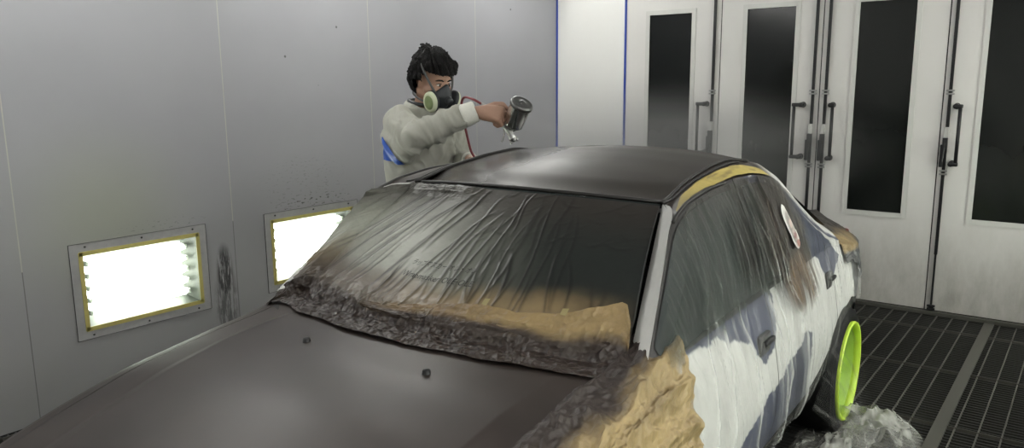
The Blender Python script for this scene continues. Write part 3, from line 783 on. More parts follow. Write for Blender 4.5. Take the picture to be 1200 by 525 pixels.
for pts, amp, wd in creases():
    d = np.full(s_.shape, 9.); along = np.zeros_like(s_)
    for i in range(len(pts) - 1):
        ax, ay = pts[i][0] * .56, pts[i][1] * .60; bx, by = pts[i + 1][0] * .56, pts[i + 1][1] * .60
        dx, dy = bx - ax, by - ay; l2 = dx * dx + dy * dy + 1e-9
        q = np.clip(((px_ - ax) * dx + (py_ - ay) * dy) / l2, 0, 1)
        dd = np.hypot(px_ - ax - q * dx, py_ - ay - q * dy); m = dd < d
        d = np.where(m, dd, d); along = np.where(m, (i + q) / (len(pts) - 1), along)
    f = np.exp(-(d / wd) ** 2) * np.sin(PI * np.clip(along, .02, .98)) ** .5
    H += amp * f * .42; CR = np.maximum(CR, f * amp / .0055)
H += .002 * (fbm(s_ * 7, t_ * 9, 2) - .5)
foot = sm(.76, .92, t_); H += foot * (.014 * ridge(s_ * 6 + t_ * 2, t_ * 8 - s_ * 2, 40, 3) ** 2 + .006 * ridge(s_ * 19, t_ * 16 + s_ * 5, 44, 2)) * (1 - .6 * sm(1.1, 1.19, t_))
lft = sm(-.78, -1.1, s_); H += lft * (.008 * ridge(s_ * 9 + t_ * 6, t_ * 8, 50, 3) ** 2)
topl = sm(.22, .05, t_) * sm(.0, -.4, s_); H += topl * .014 * ridge(s_ * 7 + t_ * 8, t_ * 26, 55, 3)
uu, vv, ww = Wsc(s_, tt, .007)
over = np.clip(t_ - 1.0, 0, 1)
ww = ww + H * .8; uu = uu + H * .6
def hood_w(u, v):
    V0 = gg(u) * sv(Ws(u)); return S(u, np.clip(np.abs(v) / V0, 0, 1))[1]
hw_ = hood_w(uu, vv) + .006 + H * .9
kb = sm(.80, 1.0, t_); ww = np.where(ww > hw_, ww, hw_)
# drop over the right wing side
ww = ww - np.clip(-s_ - 1.1, 0, 1) * .3 * sm(.1, .6, t_)
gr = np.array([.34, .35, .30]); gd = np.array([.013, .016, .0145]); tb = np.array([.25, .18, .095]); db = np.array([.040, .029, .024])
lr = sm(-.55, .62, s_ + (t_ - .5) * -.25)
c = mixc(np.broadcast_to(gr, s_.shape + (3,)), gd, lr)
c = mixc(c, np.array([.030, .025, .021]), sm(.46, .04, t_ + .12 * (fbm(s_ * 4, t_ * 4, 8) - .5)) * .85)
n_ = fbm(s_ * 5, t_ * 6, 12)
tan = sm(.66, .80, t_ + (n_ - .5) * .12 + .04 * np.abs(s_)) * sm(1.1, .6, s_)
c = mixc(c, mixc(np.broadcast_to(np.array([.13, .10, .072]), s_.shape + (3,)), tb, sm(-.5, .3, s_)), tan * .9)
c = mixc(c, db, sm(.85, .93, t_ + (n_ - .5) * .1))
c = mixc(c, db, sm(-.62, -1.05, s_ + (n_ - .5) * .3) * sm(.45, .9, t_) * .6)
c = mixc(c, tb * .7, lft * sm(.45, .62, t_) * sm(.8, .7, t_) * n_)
c = c * (1 - .78 * np.clip(CR * 1.1, 0, 1) * sm(1.0, .7, t_))[..., None]  # shade of the folds painted into the film colour along the creases
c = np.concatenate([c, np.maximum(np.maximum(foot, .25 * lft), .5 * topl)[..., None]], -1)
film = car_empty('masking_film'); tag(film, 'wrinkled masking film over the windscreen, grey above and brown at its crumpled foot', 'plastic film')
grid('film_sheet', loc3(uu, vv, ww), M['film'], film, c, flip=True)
# printed words, Japanese line over latin line
def text_mesh(body, size, shear=.25):
    cu = bpy.data.curves.new('t', 'FONT'); cu.body = body; cu.size = size; cu.shear = shear; cu.resolution_u = 2
    o = bpy.data.objects.new('t', cu); COL.objects.link(o)
    dg = bpy.context.evaluated_depsgraph_get(); dg.update()
    me = bpy.data.meshes.new_from_object(o.evaluated_get(dg)); COL.objects.unlink(o); bpy.data.objects.remove(o)
    V = np.array([v.co[:2] for v in me.vertices]); F = [tuple(p.vertices) for p in me.polygons]; bpy.data.meshes.remove(me)
    return V, F
for body, sa, sb, tb_, hh in (('ラップマスカー オレ・オレ', -.235, .205, .622, .043), ('Wrapmasker OLE·OLE', -.25, .225, .70, .048)):
    V, F = text_mesh(body, 1.0)
    if len(V) == 0: continue
    x0, x1 = V[:, 0].min(), V[:, 0].max()
    # the print reads from the front of the car: text left edge is on the car's right side
    S_ = sa + (V[:, 0] - x0) / (x1 - x0) * (sb - sa); Tq = tb_ - V[:, 1] * hh * 1.0
    fi = (S_ + 1.22) / 2.24 * (NS - 1); fj = (Tq - .035) / 1.155 * (NTt - 1)
    i0 = np.clip(fi.astype(int), 0, NS - 2); j0 = np.clip(fj.astype(int), 0, NTt - 2)
    Pg = loc3(uu, vv, ww); a = (fi - i0)[:, None]; b = (fj - j0)[:, None]
    Pt = (Pg[i0, j0] * (1 - a) + Pg[i0 + 1, j0] * a) * (1 - b) + (Pg[i0, j0 + 1] * (1 - a) + Pg[i0 + 1, j0 + 1] * a) * b
    Pt = Pt + np.array([0, -.0028, .0036])
    mesh_obj('printed_words', Pt, F, M['ink'], film, False)

# 2. kraft paper strip along the foot of the windscreen
s_, t_ = np.meshgrid(np.linspace(-.42, 1.02, 230), np.linspace(0, 1, 70), indexing='ij')
top = np.interp(s_, [-.42, .05, .2, .35, .5, .66, .72, .95, .975, 1.02], [.90, .83, .80, .79, .81, .80, .79, .715, .73, .90]) + (fbm(s_ * 12, 0 * s_, 33) - .5) * .012
bot = np.interp(s_, [-.42, .6, 1.02], [.93, .98, 1.0]); T2 = top + (bot - top) * t_
flap = sm(.5, .9, s_)
hh = .012 + .006 * flap * (1 - t_) + .006 * ridge(s_ * 9 + t_ * 1.5, t_ * 2.2, 60, 3) ** 2 + .003 * ridge(s_ * 22, t_ * 7, 61, 2) + .016 * t_ * ridge(s_ * 6, t_ * 4, 66, 2) * (1 - t_ ** 4) - .006 * sm(.8, 1, t_)
u_, v_, w_ = Wsc(s_, T2, hh)
n_ = fbm(s_ * 6, t_ * 3, 70)
c = mixc(np.broadcast_to(np.array([.29, .205, .095]), s_.shape + (3,)), np.array([.19, .13, .07]), sm(.5, .1, s_))
c = c * (.75 + .5 * n_)[..., None]
c = mixc(c, np.array([.04, .028, .022]), sm(.50, .85, t_ + (n_ - .5) * .5 + .12 * (1 - flap)))
c = mixc(c, np.array([.09, .065, .042]), sm(-.1, -.4, s_))
pw = grid('masking_paper', loc3(u_, v_, w_), M['kraftc'], None, c, flip=True)
pw.location = tuple(CO); pw.rotation_euler = (0, 0, TH)
tag(pw, 'tan kraft paper strip taped along the foot of the windscreen', 'paper')
# 3. crumpled brown film over cowl end and left wing
us = np.linspace(1.80, 2.95, 260); ss = np.linspace(0, 1, 170)
U, K = np.meshgrid(us, ss, indexing='ij')
V0 = gg(U) * sv(Ws(U)); sin_ = np.clip((.585 + .03 * (fbm(U * 9, 0 * U, 80) - .5)) / V0, 0, 1)
Sg = sin_ + (1.62 - sin_) * K + 0
v, w = S(U, Sg)
n_ = fbm(U * 7, K * 9, 82)
cr = ridge((U - 1.7) * 5 / (K + .5), K * 7 + U * 3, 84, 3) ** 2
hh = .014 + .034 * cr + .006 * ridge(U * 22, K * 30, 86, 2)
hh = hh + .018 * sm(.62, 1.0, K)
edge = sm(0, .05, K); hh = hh * (.35 + .65 * edge); hh = hh * (1 - .6 * sm(.75, 1, K)) + .012 * sm(.75, 1, K)
back = sm(2.0, 1.83, U)      # gathers up round the pillar foot
v = v + hh * sm(.15, .6, K) * .9; w = w + hh * (1 - sm(.4, .75, K) * .7) + back * .03 * (1 - sm(.2, .7, K))
w = w + back * .025 * np.sin(K * 30) * 0
c = mixc(np.broadcast_to(np.array([.040, .030, .026]), U.shape + (3,)), np.array([.33, .24, .115]), sm(.15, .24, K + (n_ - .5) * .16))
c = c * (.75 + .5 * fbm(U * 12, K * 12, 88))[..., None]
c = mixc(c, np.array([.10, .07, .035]), sm(.55, .85, fbm(U * 5, K * 6, 90)) * .45)
UE = U + (fbm(K * 6, 0 * K, 91) - .5) * .03 * sm(2.0, 1.8, U) - .05 * sm(.55, .0, K) * sm(2.1, 1.8, U) + 0.05 * sm(.75, 1, K) * sm(1.9, 1.8, U)
pf = grid('masking_paper', loc3(UE, v, w), M['kraftc'], None, c, flip=True)
pf.location = tuple(CO); pf.rotation_euler = (0, 0, TH)
tag(pf, 'crumpled kraft paper hanging over the front wing beside the white pillar', 'paper')
# 4. paper over the rear quarter and boot corner
U, K = np.meshgrid(np.linspace(-.99, -.10, 150), np.linspace(0, 1, 110), indexing='ij')
Sg = .30 + K * 1.02; v, w = S(U, Sg)
cr = ridge(U * 5 + K * 2, K * 12 - U * 6, 100, 3)
hh = .008 + .014 * cr ** 2; k2 = sm(.45, .75, K); v = v + hh * k2; w = w + hh * (1 - .6 * k2)
n_ = fbm(U * 7, K * 8, 101); stripe = ridge(K * 17 - U * 9, U * 2, 103, 2)
c = mixc(np.broadcast_to(np.array([.035, .030, .026]), U.shape + (3,)), np.array([.30, .215, .10]), sm(.50, .66, K + (n_ - .5) * .2 + .25 * (U + .5)) * (.45 + .55 * stripe))
c = mixc(c, DARKB * 1.4, sm(.70, .76, K + (n_ - .5) * .06 - .25 * (U + .5)))
pr = grid('masking_paper', loc3(U, v, w), M['kraftc'], None, c, flip=True)
pr.location = tuple(CO); pr.rotation_euler = (0, 0, TH)
tag(pr, 'brown sprayed kraft paper over the rear corner of the boot', 'paper')
# 5. yellow tape along the roof rail
Q, K = np.meshgrid(np.linspace(.06, .97, 160), np.linspace(0, 1, 10), indexing='ij'); U = .55 + Q
lo = .02 + .10 * (np.floor(vn(U * 14, 0 * U, 7) * 4) / 4); hi = .46 + .16 * np.sin((U - .6) / .945 * PI) + .07 * (np.floor(vn(U * 11, 0 * U, 9) * 3) / 3) - .4 * sm(1.42, 1.55, U)
b = lo + (hi - lo) * K
U, v0, w0, v1, w1 = rail(Q, b)
hh = .009 + .002 * ridge(U * 20, K * 2, 5)
tc = mixc(np.broadcast_to(np.array([.50, .40, .11]), U.shape + (3,)), np.array([.10, .075, .035]), np.clip(sm(.45, .75, fbm(U * 8, K * 2.5, 15)) * .7 + sm(1.25, 1.5, U) * .5, 0, 1))
yt = grid('masking_tape', loc3(U, v0 + (v1 - v0) * b + hh * .8, w0 + (w1 - w0) * b + hh * .6), M['tape_v'], None, tc, flip=True)
yt.location = tuple(CO); yt.rotation_euler = (0, 0, TH)
tag(yt, 'torn yellow masking tape strip along the roof edge above the side windows', 'tape')
for s0, t0 in ((.345, .79), (.72, .80)):
    q = [Wsc(s0 + a, t0 + b, .03) for a, b in ((-.012, .012), (.014, .018), (.022, -.022), (-.006, -.020))]
    o = mesh_obj('masking_tape', [(b_, -a_, c_) for a_, b_, c_ in q], [(0, 1, 2, 3)], M['tab_tape'], None, False)
    o.location = tuple(CO); o.rotation_euler = (0, 0, TH)
    tag(o, 'short yellow tape tab in the middle of the windscreen paper edge' if s0 < .5 else 'short yellow tape tab on the paper edge just left of the raised flap', 'tape')
# 6. clear film hanging down the whole left side
def upper_v(U, w):
    v0, w0 = S(U, 1 + 0 * U); v1, w1 = upc(np.clip(U, .02, 1.93)); w1 = np.maximum(w1, w0 + .01)
    t = np.clip((w - w0) / (w1 - w0), 0, 1); return v0 + (v1 - v0) * t + .012 * np.sin(PI * t)
U, K = np.meshgrid(np.linspace(-.36, 1.875, 560), np.linspace(0, 1, 230), indexing='ij')
v1, w1 = upc(np.clip(U, .02, 1.93)); W0 = Ws(U)
wt = np.where(U > .02, np.maximum(w1, W0) , W0 - .02); wt = np.where(U > .62, wt + .0, wt)
wlow = np.maximum(wbot(U) - .005, .31) + .015 * (fbm(U * 9, 0 * U, 111) - .5)
Wg = wt + (wlow - wt) * K
base = np.where(Wg > W0, upper_v(U, Wg), gg(U) * sv(Wg))
ph = U * 1.0 + .10 * (K - .4) * (U - .9) + .02 * np.sin(K * 9 + U * 5) + .015 * (fbm(U * 3, K * 3, 120) - .5)
pl = ridge(ph * 13, K * .9, 121, 3); fine = ridge(ph * 42, K * 2.2, 124, 2)
pleat = np.clip((pl - .72) / .28, 0, 1) ** 1.5; fpl = np.clip((fine - .74) / .26, 0, 1) ** 1.5
named = np.zeros_like(U)
for (a_, b_) in (((1.425, 1.246), (1.503, .873)), ((1.14, 1.27), (1.069, .887)), ((1.38, 1.25), (1.30, .45)), ((1.53, 1.2), (1.72, .5)), ((.83, 1.2), (.72, .45)), ((.95, 1.25), (.98, .40))):
    uc = a_[0] + (b_[0] - a_[0]) * (Wg - a_[1]) / (b_[1] - a_[1]) + .012 * np.sin(Wg * 16)
    named = np.maximum(named, np.exp(-((U - uc) / .008) ** 2))
tent = .012 + .010 * fbm(ph * 5, K * 2, 130) + .008 * pl
near = 1 - .85 * np.exp(-((U - .60) / .10) ** 4 - ((Wg - 1.05) / .13) ** 4)
tent = .008 + (tent - .008) * near
V_ = base + tent + (.009 * pleat + .004 * fpl + .010 * named) * near
above = sm(.86, .91, Wg)
c = mixc(np.broadcast_to(np.array([.60, .60, .585]), U.shape + (3,)), np.array([.060, .072, .064]), above)
al = .03 + .24 * pleat + .24 * fpl + .38 * named + .13 * above + .10 * fbm(ph * 10, K * 4, 140)
def soft(u0, w0, ru, rw, U=U, W=Wg): return np.clip(1 - (((U - u0) / ru) ** 2 + ((W - w0) / rw) ** 2), 0, 1) ** .7
strk = fbm(ph * 36, K * 3, 150, 3)
b1 = np.clip(soft(.72, 1.03, .32, .28) * 1.4, 0, 1) * sm(.25, .6, strk + .25)
b2 = np.clip(soft(.62, .84, .24, .12) * 1.3, 0, 1) * sm(.35, .62, strk + .08)
b3 = np.clip(soft(1.13, 1.06, .13, .15) * 1.2, 0, 1)
b4 = sm(1.10, 1.27, Wg) * .7
for m_, cc, aa in ((b4, (.04, .033, .029), .5), (b3, (.010, .010, .009), .85), (b1, (.016, .012, .010), .92), (b2, (.085, .055, .032), .88)):
    c = mixc(c, np.array(cc), m_); al = al * (1 - m_) + np.maximum(al, aa) * m_
# pale highlights along sprayed pleats
nb = np.exp(-((ph * 30 + .8 * np.sin(K * 6)) % 1 - .5) ** 2 / .004) * fbm(ph * 9, K * 2, 161); c = mixc(c, np.array([.30, .31, .29]), np.clip(nb, 0, 1) * above * .5); al = al + nb * .25 * (above * .6 + .2)
c = mixc(c, np.array([.42, .38, .32]), np.clip(fpl * (b1 + b2), 0, 1) * .22)
al = np.clip(al, 0, .95)
cf = grid('plastic_sheet', loc3(U, V_, Wg), M['clear_film'], None, np.concatenate([c, al[..., None]], -1), flip=True)
cf.location = tuple(CO); cf.rotation_euler = (0, 0, TH)
tag(cf, 'clear pleated plastic sheet hanging over the car doors with brown overspray', 'plastic sheet')
# 7. sticker: plain pale cut-out shape stuck on the sheet
pts = [(.600, 1.128), (.560, 1.140), (.525, 1.128), (.505, 1.085), (.490, 1.05), (.485, 1.035), (.470, 1.030), (.462, 1.0), (.48, .975), (.51, .965), (.545, .962), (.575, .975), (.60, .998), (.603, 1.02), (.622, 1.05), (.632, 1.085), (.625, 1.11)]
def sticker_pt(u, w, o): return (float(upper_v(np.array(u + .085), np.array(w))) + o, -(u + .085), w)
pts = [(.545 + (p[0] - .545) * .62 + (p[1] - 1.05) * .25, p[1]) for p in pts]
ctr = (sum(p[0] for p in pts) / len(pts), sum(p[1] for p in pts) / len(pts))
st = car_empty('sticker'); tag(st, 'pale cut out sticker with reddish blotches on the rear side window', 'sticker')
def patch(name, pts, o, mat, ctr=None):
    ctr = ctr or (sum(p[0] for p in pts) / len(pts), sum(p[1] for p in pts) / len(pts))
    V = [sticker_pt(*ctr, o)] + [sticker_pt(p[0], p[1], o) for p in pts]
    mid = [sticker_pt((p[0] + ctr[0]) / 2, (p[1] + ctr[1]) / 2, o) for p in pts]
    n = len(pts); V += mid; F = []
    for i in range(n):
        j = (i + 1) % n; F.append((0, 1 + n + i, 1 + n + j)); F.append((1 + n + i, 1 + i, 1 + j, 1 + n + j))
    return mesh_obj(name, V, F, mat, st, False)
patch('white_border', pts, .022, simple('sticker_white', (.62, .61, .58), .5))
def shrink(k): return [(ctr[0] + (p[0] - ctr[0]) * k, ctr[1] + (p[1] - ctr[1]) * (k + .06)) for p in pts]
patch('grey_shape', [(p[0], p[1]) for p in shrink(.66)], .024, simple('sticker_grey', (.33, .31, .29), .5, var=.5, scale=50))
def blob(u, w, ru, rw): return [(u + ru * math.cos(a), w + rw * math.sin(a) * (1 + .2 * math.sin(3 * a))) for a in np.linspace(0, 2 * PI, 12, endpoint=False)]
for (u, w, ru, rw, cn) in ((.552, 1.065, .020, .018, (.55, .46, .42)), (.545, 1.03, .018, .014, (.50, .42, .40)), (.535, 1.018, .020, .013, (.22, .11, .11)), (.515, .985, .020, .014, (.30, .15, .13))):
    patch('blotch', blob(u, w, ru, rw), .026, simple('sticker_blotch', cn, .5, var=.3, scale=60))
# 8. plastic bunched on the floor round the rear wheel
def heap(name, label, cu, cv, lu, lv, hgt, seed, tail=0):
    n = 110; A, B = np.meshgrid(np.linspace(-1, 1, n), np.linspace(-1, 1, n), indexing='ij')
    r = np.sqrt(A * A + B * B); jit = .16 * (fbm(A * 3, B * 3, seed) - .5)
    Uq = cu + (A + jit) * lu; Vq = cv + (B + jit) * lv
    body = np.clip(1 - r ** 2, 0, 1) ** .6
    z = .004 + hgt * body * (.25 + .9 * ridge(A * 2.3 + B * 1.2, B * 2.4 - A, seed + 3, 2) ** 1.3) + .006 * ridge(A * 6 + B * 3, B * 7, seed + 5, 1) * body
    pl = ridge(A * 4 + B * 2, B * 5 - A * 2, seed + 8, 3); al = (.16 + .42 * np.clip((pl - .5) / .5, 0, 1) + .30 * np.exp(-((A - .15) ** 2 + (B - .25) ** 2) * 4)) * sm(1.02, .9, r)
    c = np.broadcast_to(np.array([.50, .50, .47]), A.shape + (3,))
    o = grid(name, loc3(Uq, Vq, z), M['clear_film'], None, np.concatenate([c, al[..., None]], -1), mask=(r < 1.0))
    o.location = tuple(CO); o.rotation_euler = (0, 0, TH); tag(o, label, 'plastic sheet'); return o
heap('plastic_sheet', 'clear plastic bunched on the floor grating below the lime green wheel', -.03, .905, .20, .225, .11, 200)
heap('plastic_sheet', 'flat clear plastic lying behind the bunched heap, under the sill', .22, .80, .36, .16, .05, 230)
# strand veil from the sheet down over the tyre to the floor
A, B = np.meshgrid(np.linspace(0, 1, 90), np.linspace(0, 1, 60), indexing='ij')
u0 = .42 - .02 * A; uq = (1 - A) * (.10 + .50 * B) + A * (-.02 + .45 * B); vq = (1 - A) * .785 + A * (.86 + .05 * B) + .05 * np.sin(PI * A); wq = (1 - A) * (.60 - .28 * B) + A * .02
vq = vq + .018 * ridge(B * 8 + A, A * 2, 260, 3); pl = ridge(B * 12 + A * 1.5, A * 1.4, 262, 3)
al = .05 + .35 * np.clip((pl - .70) / .30, 0, 1) ** 1.4; c = np.broadcast_to(np.array([.20, .20, .19]), A.shape + (3,))
vl = grid('plastic_sheet', loc3(uq, vq, wq), M['clear_film'], None, np.concatenate([c, al[..., None]], -1))
vl.location = tuple(CO); vl.rotation_euler = (0, 0, TH); tag(vl, 'clear plastic strip hanging in front of the rear wheel down to the floor', 'plastic sheet')
# lime plastic sheet inside the rim
A, B = np.meshgrid(np.linspace(0, 1, 50), np.linspace(0, 1, 40), indexing='ij')
uq = .09 - .16 * A + .05 * np.sin(B * 6 + A * 2); wq = .46 - .36 * B; vq = .80 + .022 * ridge(A * 4 + B, B * 2.4, 270, 2)

# ================================================================== PERSON
RI = Vector((.796, .605, 0)); UPV = Vector((0, 0, 1)); CC = Vector((.605, -.796, 0))
M['skin'] = simple('skin', (.34, .20, .14), .5, var=.12, scale=18, bump=.08)
M['hair'] = simple('black_hair', (.004, .0035, .0035), .62, var=.4, scale=70, bump=.9, spec=.2)
M['cloth'] = simple('grey_green_coverall_cloth', (.36, .36, .315), .85, var=.10, scale=8, bump=.12)
M['cuff'] = simple('pale_knit_cuff', (.68, .68, .62), .9, var=.1, scale=80, bump=.3)
M['blue'] = simple('blue_masking_patch', (.015, .08, .42), .6, var=.2, scale=14)
M['shoe'] = simple('black_work_boot', (.015, .015, .015), .6)
M['mask_rubber'] = simple('dark_grey_respirator_rubber', (.028, .032, .036), .45, var=.2)
M['filter'] = simple('pale_green_filter', (.60, .64, .46), .7, var=.12, scale=20)
M['strap'] = simple('grey_elastic_strap', (.11, .11, .11), .8)
HP = Vector((1.160, -2.870, 1.612))       # head centre
HM = Matrix.Translation(HP) @ Matrix.Rotation(math.radians(-6), 4, 'Z') @ Matrix.Rotation(math.radians(20), 4, 'Y') @ Matrix.Scale(1.05, 4)
Sc = {'pel': Vector((1.05, -2.875, .93)), 'wai': Vector((1.06, -2.87, 1.08)), 'che': Vector((1.07, -2.87, 1.30)), 'nek': Vector((1.085, -2.865, 1.47)),
      'rs': Vector((1.08, -3.035, 1.425)), 're': Vector((1.30, -3.17, 1.345)), 'rw': Vector((1.535, -2.985, 1.468)),
      'ls': Vector((1.07, -2.68, 1.41)), 'le': Vector((1.13, -2.60, 1.16)), 'lw': Vector((1.30, -2.755, 1.205))}
def limb(bm, a, ra, b, rb, sub=2): hull(bm, [(a, ra), (b, rb)], sub)
def hand(bm, wrist, d1, back, length=.185, curls=(55, 70, 45), thumb_dir=None, sc=1.0, spread_sign=1):
    d1 = d1.normalized(); back = (back - d1 * back.dot(d1)).normalized(); sp = d1.cross(back) * spread_sign   # index -> pinky
    pl = .088 * sc
    hull(bm, [(wrist, .024 * sc), (wrist + d1 * pl * .35 + sp * .022, .021 * sc), (wrist + d1 * pl * .35 - sp * .022, .021 * sc), (wrist + d1 * pl + sp * .034 * sc, .0125 * sc), (wrist + d1 * pl - sp * .034 * sc, .0135 * sc)], 2)
    L = [.072, .080, .074, .058]
    for k in range(4):
        off = (-.034 + .0225 * k) * sc; p = wrist + d1 * pl + sp * off; r = (.0098 - .0008 * (k == 3)) * sc; ang = 0; q = p
        for j, fr in enumerate((.45, .31, .26)):
            ang += math.radians(curls[j] + 3 * k); dd = d1 * math.cos(ang) - back * math.sin(ang)
            q2 = q + dd * L[k] * fr * sc; limb(bm, q, r * (1 - .06 * j), q2, r * (.94 - .06 * j), 2); q = q2
    # thumb leaves the index side near the wrist
    t0 = wrist + d1 * pl * .30 - sp * .026 * sc; td = thumb_dir.normalized() if thumb_dir else (d1 * .75 - sp * .5 - back * .35).normalized()
    t1 = t0 + td * .040 * sc; t2 = t1 + (td * .8 + d1 * .3 - back * .3).normalized() * .034 * sc; t3 = t2 + (d1 * .8 - back * .5 + sp * .3).normalized() * .026 * sc
    limb(bm, t0, .0165 * sc, t1, .013 * sc); limb(bm, t1, .013 * sc, t2, .0115 * sc); limb(bm, t2, .0115 * sc, t3, .009 * sc)
bm = bmesh.new()
h = lambda x, y, z: HM @ Vector((x, y, z))
RH_ = HM.to_3x3()
ball(bm, h(-.012, 0, .028), (.096, .077, .100), 4, RH_)
hull(bm, [(h(.035, 0, .0), .062), (h(.052, .022, -.055), .036), (h(.052, -.022, -.055), .036), (h(.064, 0, -.092), .024), (h(-.02, .045, -.05), .03), (h(-.02, -.045, -.05), .03)], 3)
hull(bm, [(h(.062, .042, -.012), .022), (h(.03, .05, -.03), .026)]); hull(bm, [(h(.062, -.042, -.012), .022), (h(.03, -.05, -.03), .026)])
hull(bm, [(h(.070, .035, .036), .012), (h(.078, 0, .038), .013), (h(.070, -.035, .036), .012)])
hull(bm, [(h(.083, 0, .018), .008), (h(.103, 0, -.020), .0115)]); ball(bm, h(.094, .012, -.023), .009); ball(bm, h(.094, -.012, -.023), .009)
hull(bm, [(h(.083, .018, -.054), .007), (h(.090, 0, -.051), .008), (h(.083, -.018, -.054), .007)]); hull(bm, [(h(.082, .014, -.064), .007), (h(.087, 0, -.064), .008), (h(.082, -.014, -.064), .007)])
for sy in (1, -1):
    hull(bm, [(h(-.012, sy * .078, .018), (.014, .007, .018)), (h(-.006, sy * .076, -.022), (.009, .006, .010))])
limb(bm, h(-.03, 0, -.05), .055, Sc['nek'] + Vector((0, 0, -.04)), .062, 3)
hull(bm, [(Sc['nek'] + Vector((0, 0, -.08)), .07), (Sc['rs'] + Vector((.0, .03, 0)), .05), (Sc['ls'] - Vector((0, .03, 0)), .05)])
hull(bm, [(Sc['che'] + Vector((0, -.09, .05)), (.09, .08, .09)), (Sc['che'] + Vector((0, .09, .05)), (.09, .08, .09)), (Sc['wai'], (.09, .13, .06))])
hull(bm, [(Sc['wai'], (.09, .13, .06)), (Sc['pel'], (.10, .15, .08))])
for a, b, c_ in (('rs', 're', 'rw'), ('ls', 'le', 'lw')):
    limb(bm, Sc[a], .048, Sc[b], .038); limb(bm, Sc[b], .038, Sc[c_], .026)
FE = []
for sy, fx in ((-1, .04), (1, -.06)):
    hp = Sc['pel'] + Vector((0, sy * .085, -.03)); kn = Vector((1.07 + fx * .6, -2.875 + sy * .10, .50)); an = Vector((1.02 + fx, -2.875 + sy * .11, .09))
    limb(bm, hp, .078, kn, .052); limb(bm, kn, .052, an, .036); FE.append((hp, kn, an)); limb(bm, an, .034, an + Vector((.10, 0, -.045)), .026)
# right hand gripping the gun handle, left hand on the hose
dR = (RI * .93 + CC * .18 - UPV * .12).normalized()
hand(bm, Sc['rw'] + dR * .014, dR, (UPV * .80 + CC * .55), curls=(48, 85, 50), thumb_dir=(RI * .8 + UPV * .35 - CC * .4), spread_sign=1, sc=1.25)
dL = (Vector((.80, -.25, -.15))).normalized()
hand(bm, Sc['lw'] + dL * .01, dL, Vector((.1, .4, .9)), curls=(60, 80, 50), thumb_dir=Vector((.8, -.5, .2)), spread_sign=-1)
me = remesh_eval(bm, .0045, 5)
person = mesh_to_obj('person', me, M['skin'])
tag(person, 'person in grey coverall spraying the roof from behind the car, blue patch on one sleeve', 'person')
# eyes, brows
for sy in (1, -1):
    bm = bmesh.new(); ball(bm, h(.0775, sy * .031, .010), (.010, .014, .0045), 2, RH_); from_bm('eye', bm, simple('eye_white', (.55, .52, .48), .3), person)
    bm = bmesh.new(); ball(bm, h(.0835, sy * .031, .009), (.006, .0072, .0046), 2, RH_); from_bm('iris', bm, simple('dark_iris', (.012, .008, .006), .2), person)
    bm = bmesh.new(); tube(bm, [h(.080, sy * .013, .014), h(.086, sy * .024, .018), h(.083, sy * .038, .0175), h(.074, sy * .048, .012)], [.0014, .0026, .0026, .0012], 6); from_bm('eyelid', bm, M['hair'], person)
    bm = bmesh.new(); tube(bm, [h(.086, sy * .012, .030), h(.087, sy * .026, .036), h(.080, sy * .042, .035), h(.070, sy * .052, .028)], [.0025, .0042, .0038, .0015], 6); from_bm('eyebrow', bm, M['hair'], person)
# hair
bm = bmesh.new()
ball(bm, h(-.022, 0, .052), (.112, .101, .106), 4, RH_)
ball(bm, h(-.055, 0, .010), (.085, .098, .100), 3, RH_)
hull(bm, [(h(.045, -.04, .095), .030), (h(.065, .0, .098), .026), (h(.045, .04, .095), .030), (h(.0, 0, .12), .04)])
r = random.Random(3)
for k in range(20):
    a = -1.25 + 2.5 * k / 19; p = h(.058 * math.cos(a) + .012, .082 * math.sin(a), .098)
    q = h(.095 * math.cos(a) + .000 + r.uniform(-.004, .008), .090 * math.sin(a), .074 + r.uniform(-.012, .012) - .02 * abs(math.sin(a)))
    limb(bm, p, .017, q, .007)
for k in range(90):
    a = r.uniform(1.2, 2 * PI - 1.2); el = r.uniform(-.7, 1.1); dv = Vector((math.cos(a) * math.cos(el), math.sin(a) * math.cos(el), math.sin(el)))
    p = Vector((-.022, 0, .045)) + Vector((dv.x * .092, dv.y * .080, dv.z * .088)); q = p + dv * r.uniform(.014, .032) + Vector((-.006, 0, -.022 if el < .2 else .004))
    limb(bm, h(*p), .014, h(*q), .0045, 1)
for sy in (1, -1): hull(bm, [(h(.03, sy * .080, .055), .012), (h(.018, sy * .083, .020), .008)]); 
hull(bm, [(h(-.045, .0, .125), .032), (h(-.085, -.01, .110), .028)])     # tied-up tuft at the crown
for k in range(14):
    a = 2 * PI * k / 14; limb(bm, h(-.06, 0, .14), .012, h(-.065 + .050 * math.cos(a) - .01, .045 * math.sin(a), .142 + r.uniform(-.01, .012)), .004, 1)
me = remesh_eval(bm, .0045, 1)
n = len(me.vertices); co = np.empty(n * 3); me.vertices.foreach_get('co', co); co = co.reshape(-1, 3)
no = np.empty(n * 3); me.vertices.foreach_get('normal', no); no = no.reshape(-1, 3)
ang = np.arctan2(co[:, 1] - HP.y, co[:, 0] - HP.x)
dp = (ridge(ang * 9 + co[:, 2] * 18, co[:, 2] * 9, 400, 3) - .5) * .026 + (vn(co[:, 0] * 45, co[:, 2] * 45 + co[:, 1] * 30, 401) - .5) * .010
co = co + no * dp[:, None]; me.vertices.foreach_set('co', co.ravel()); me.update()
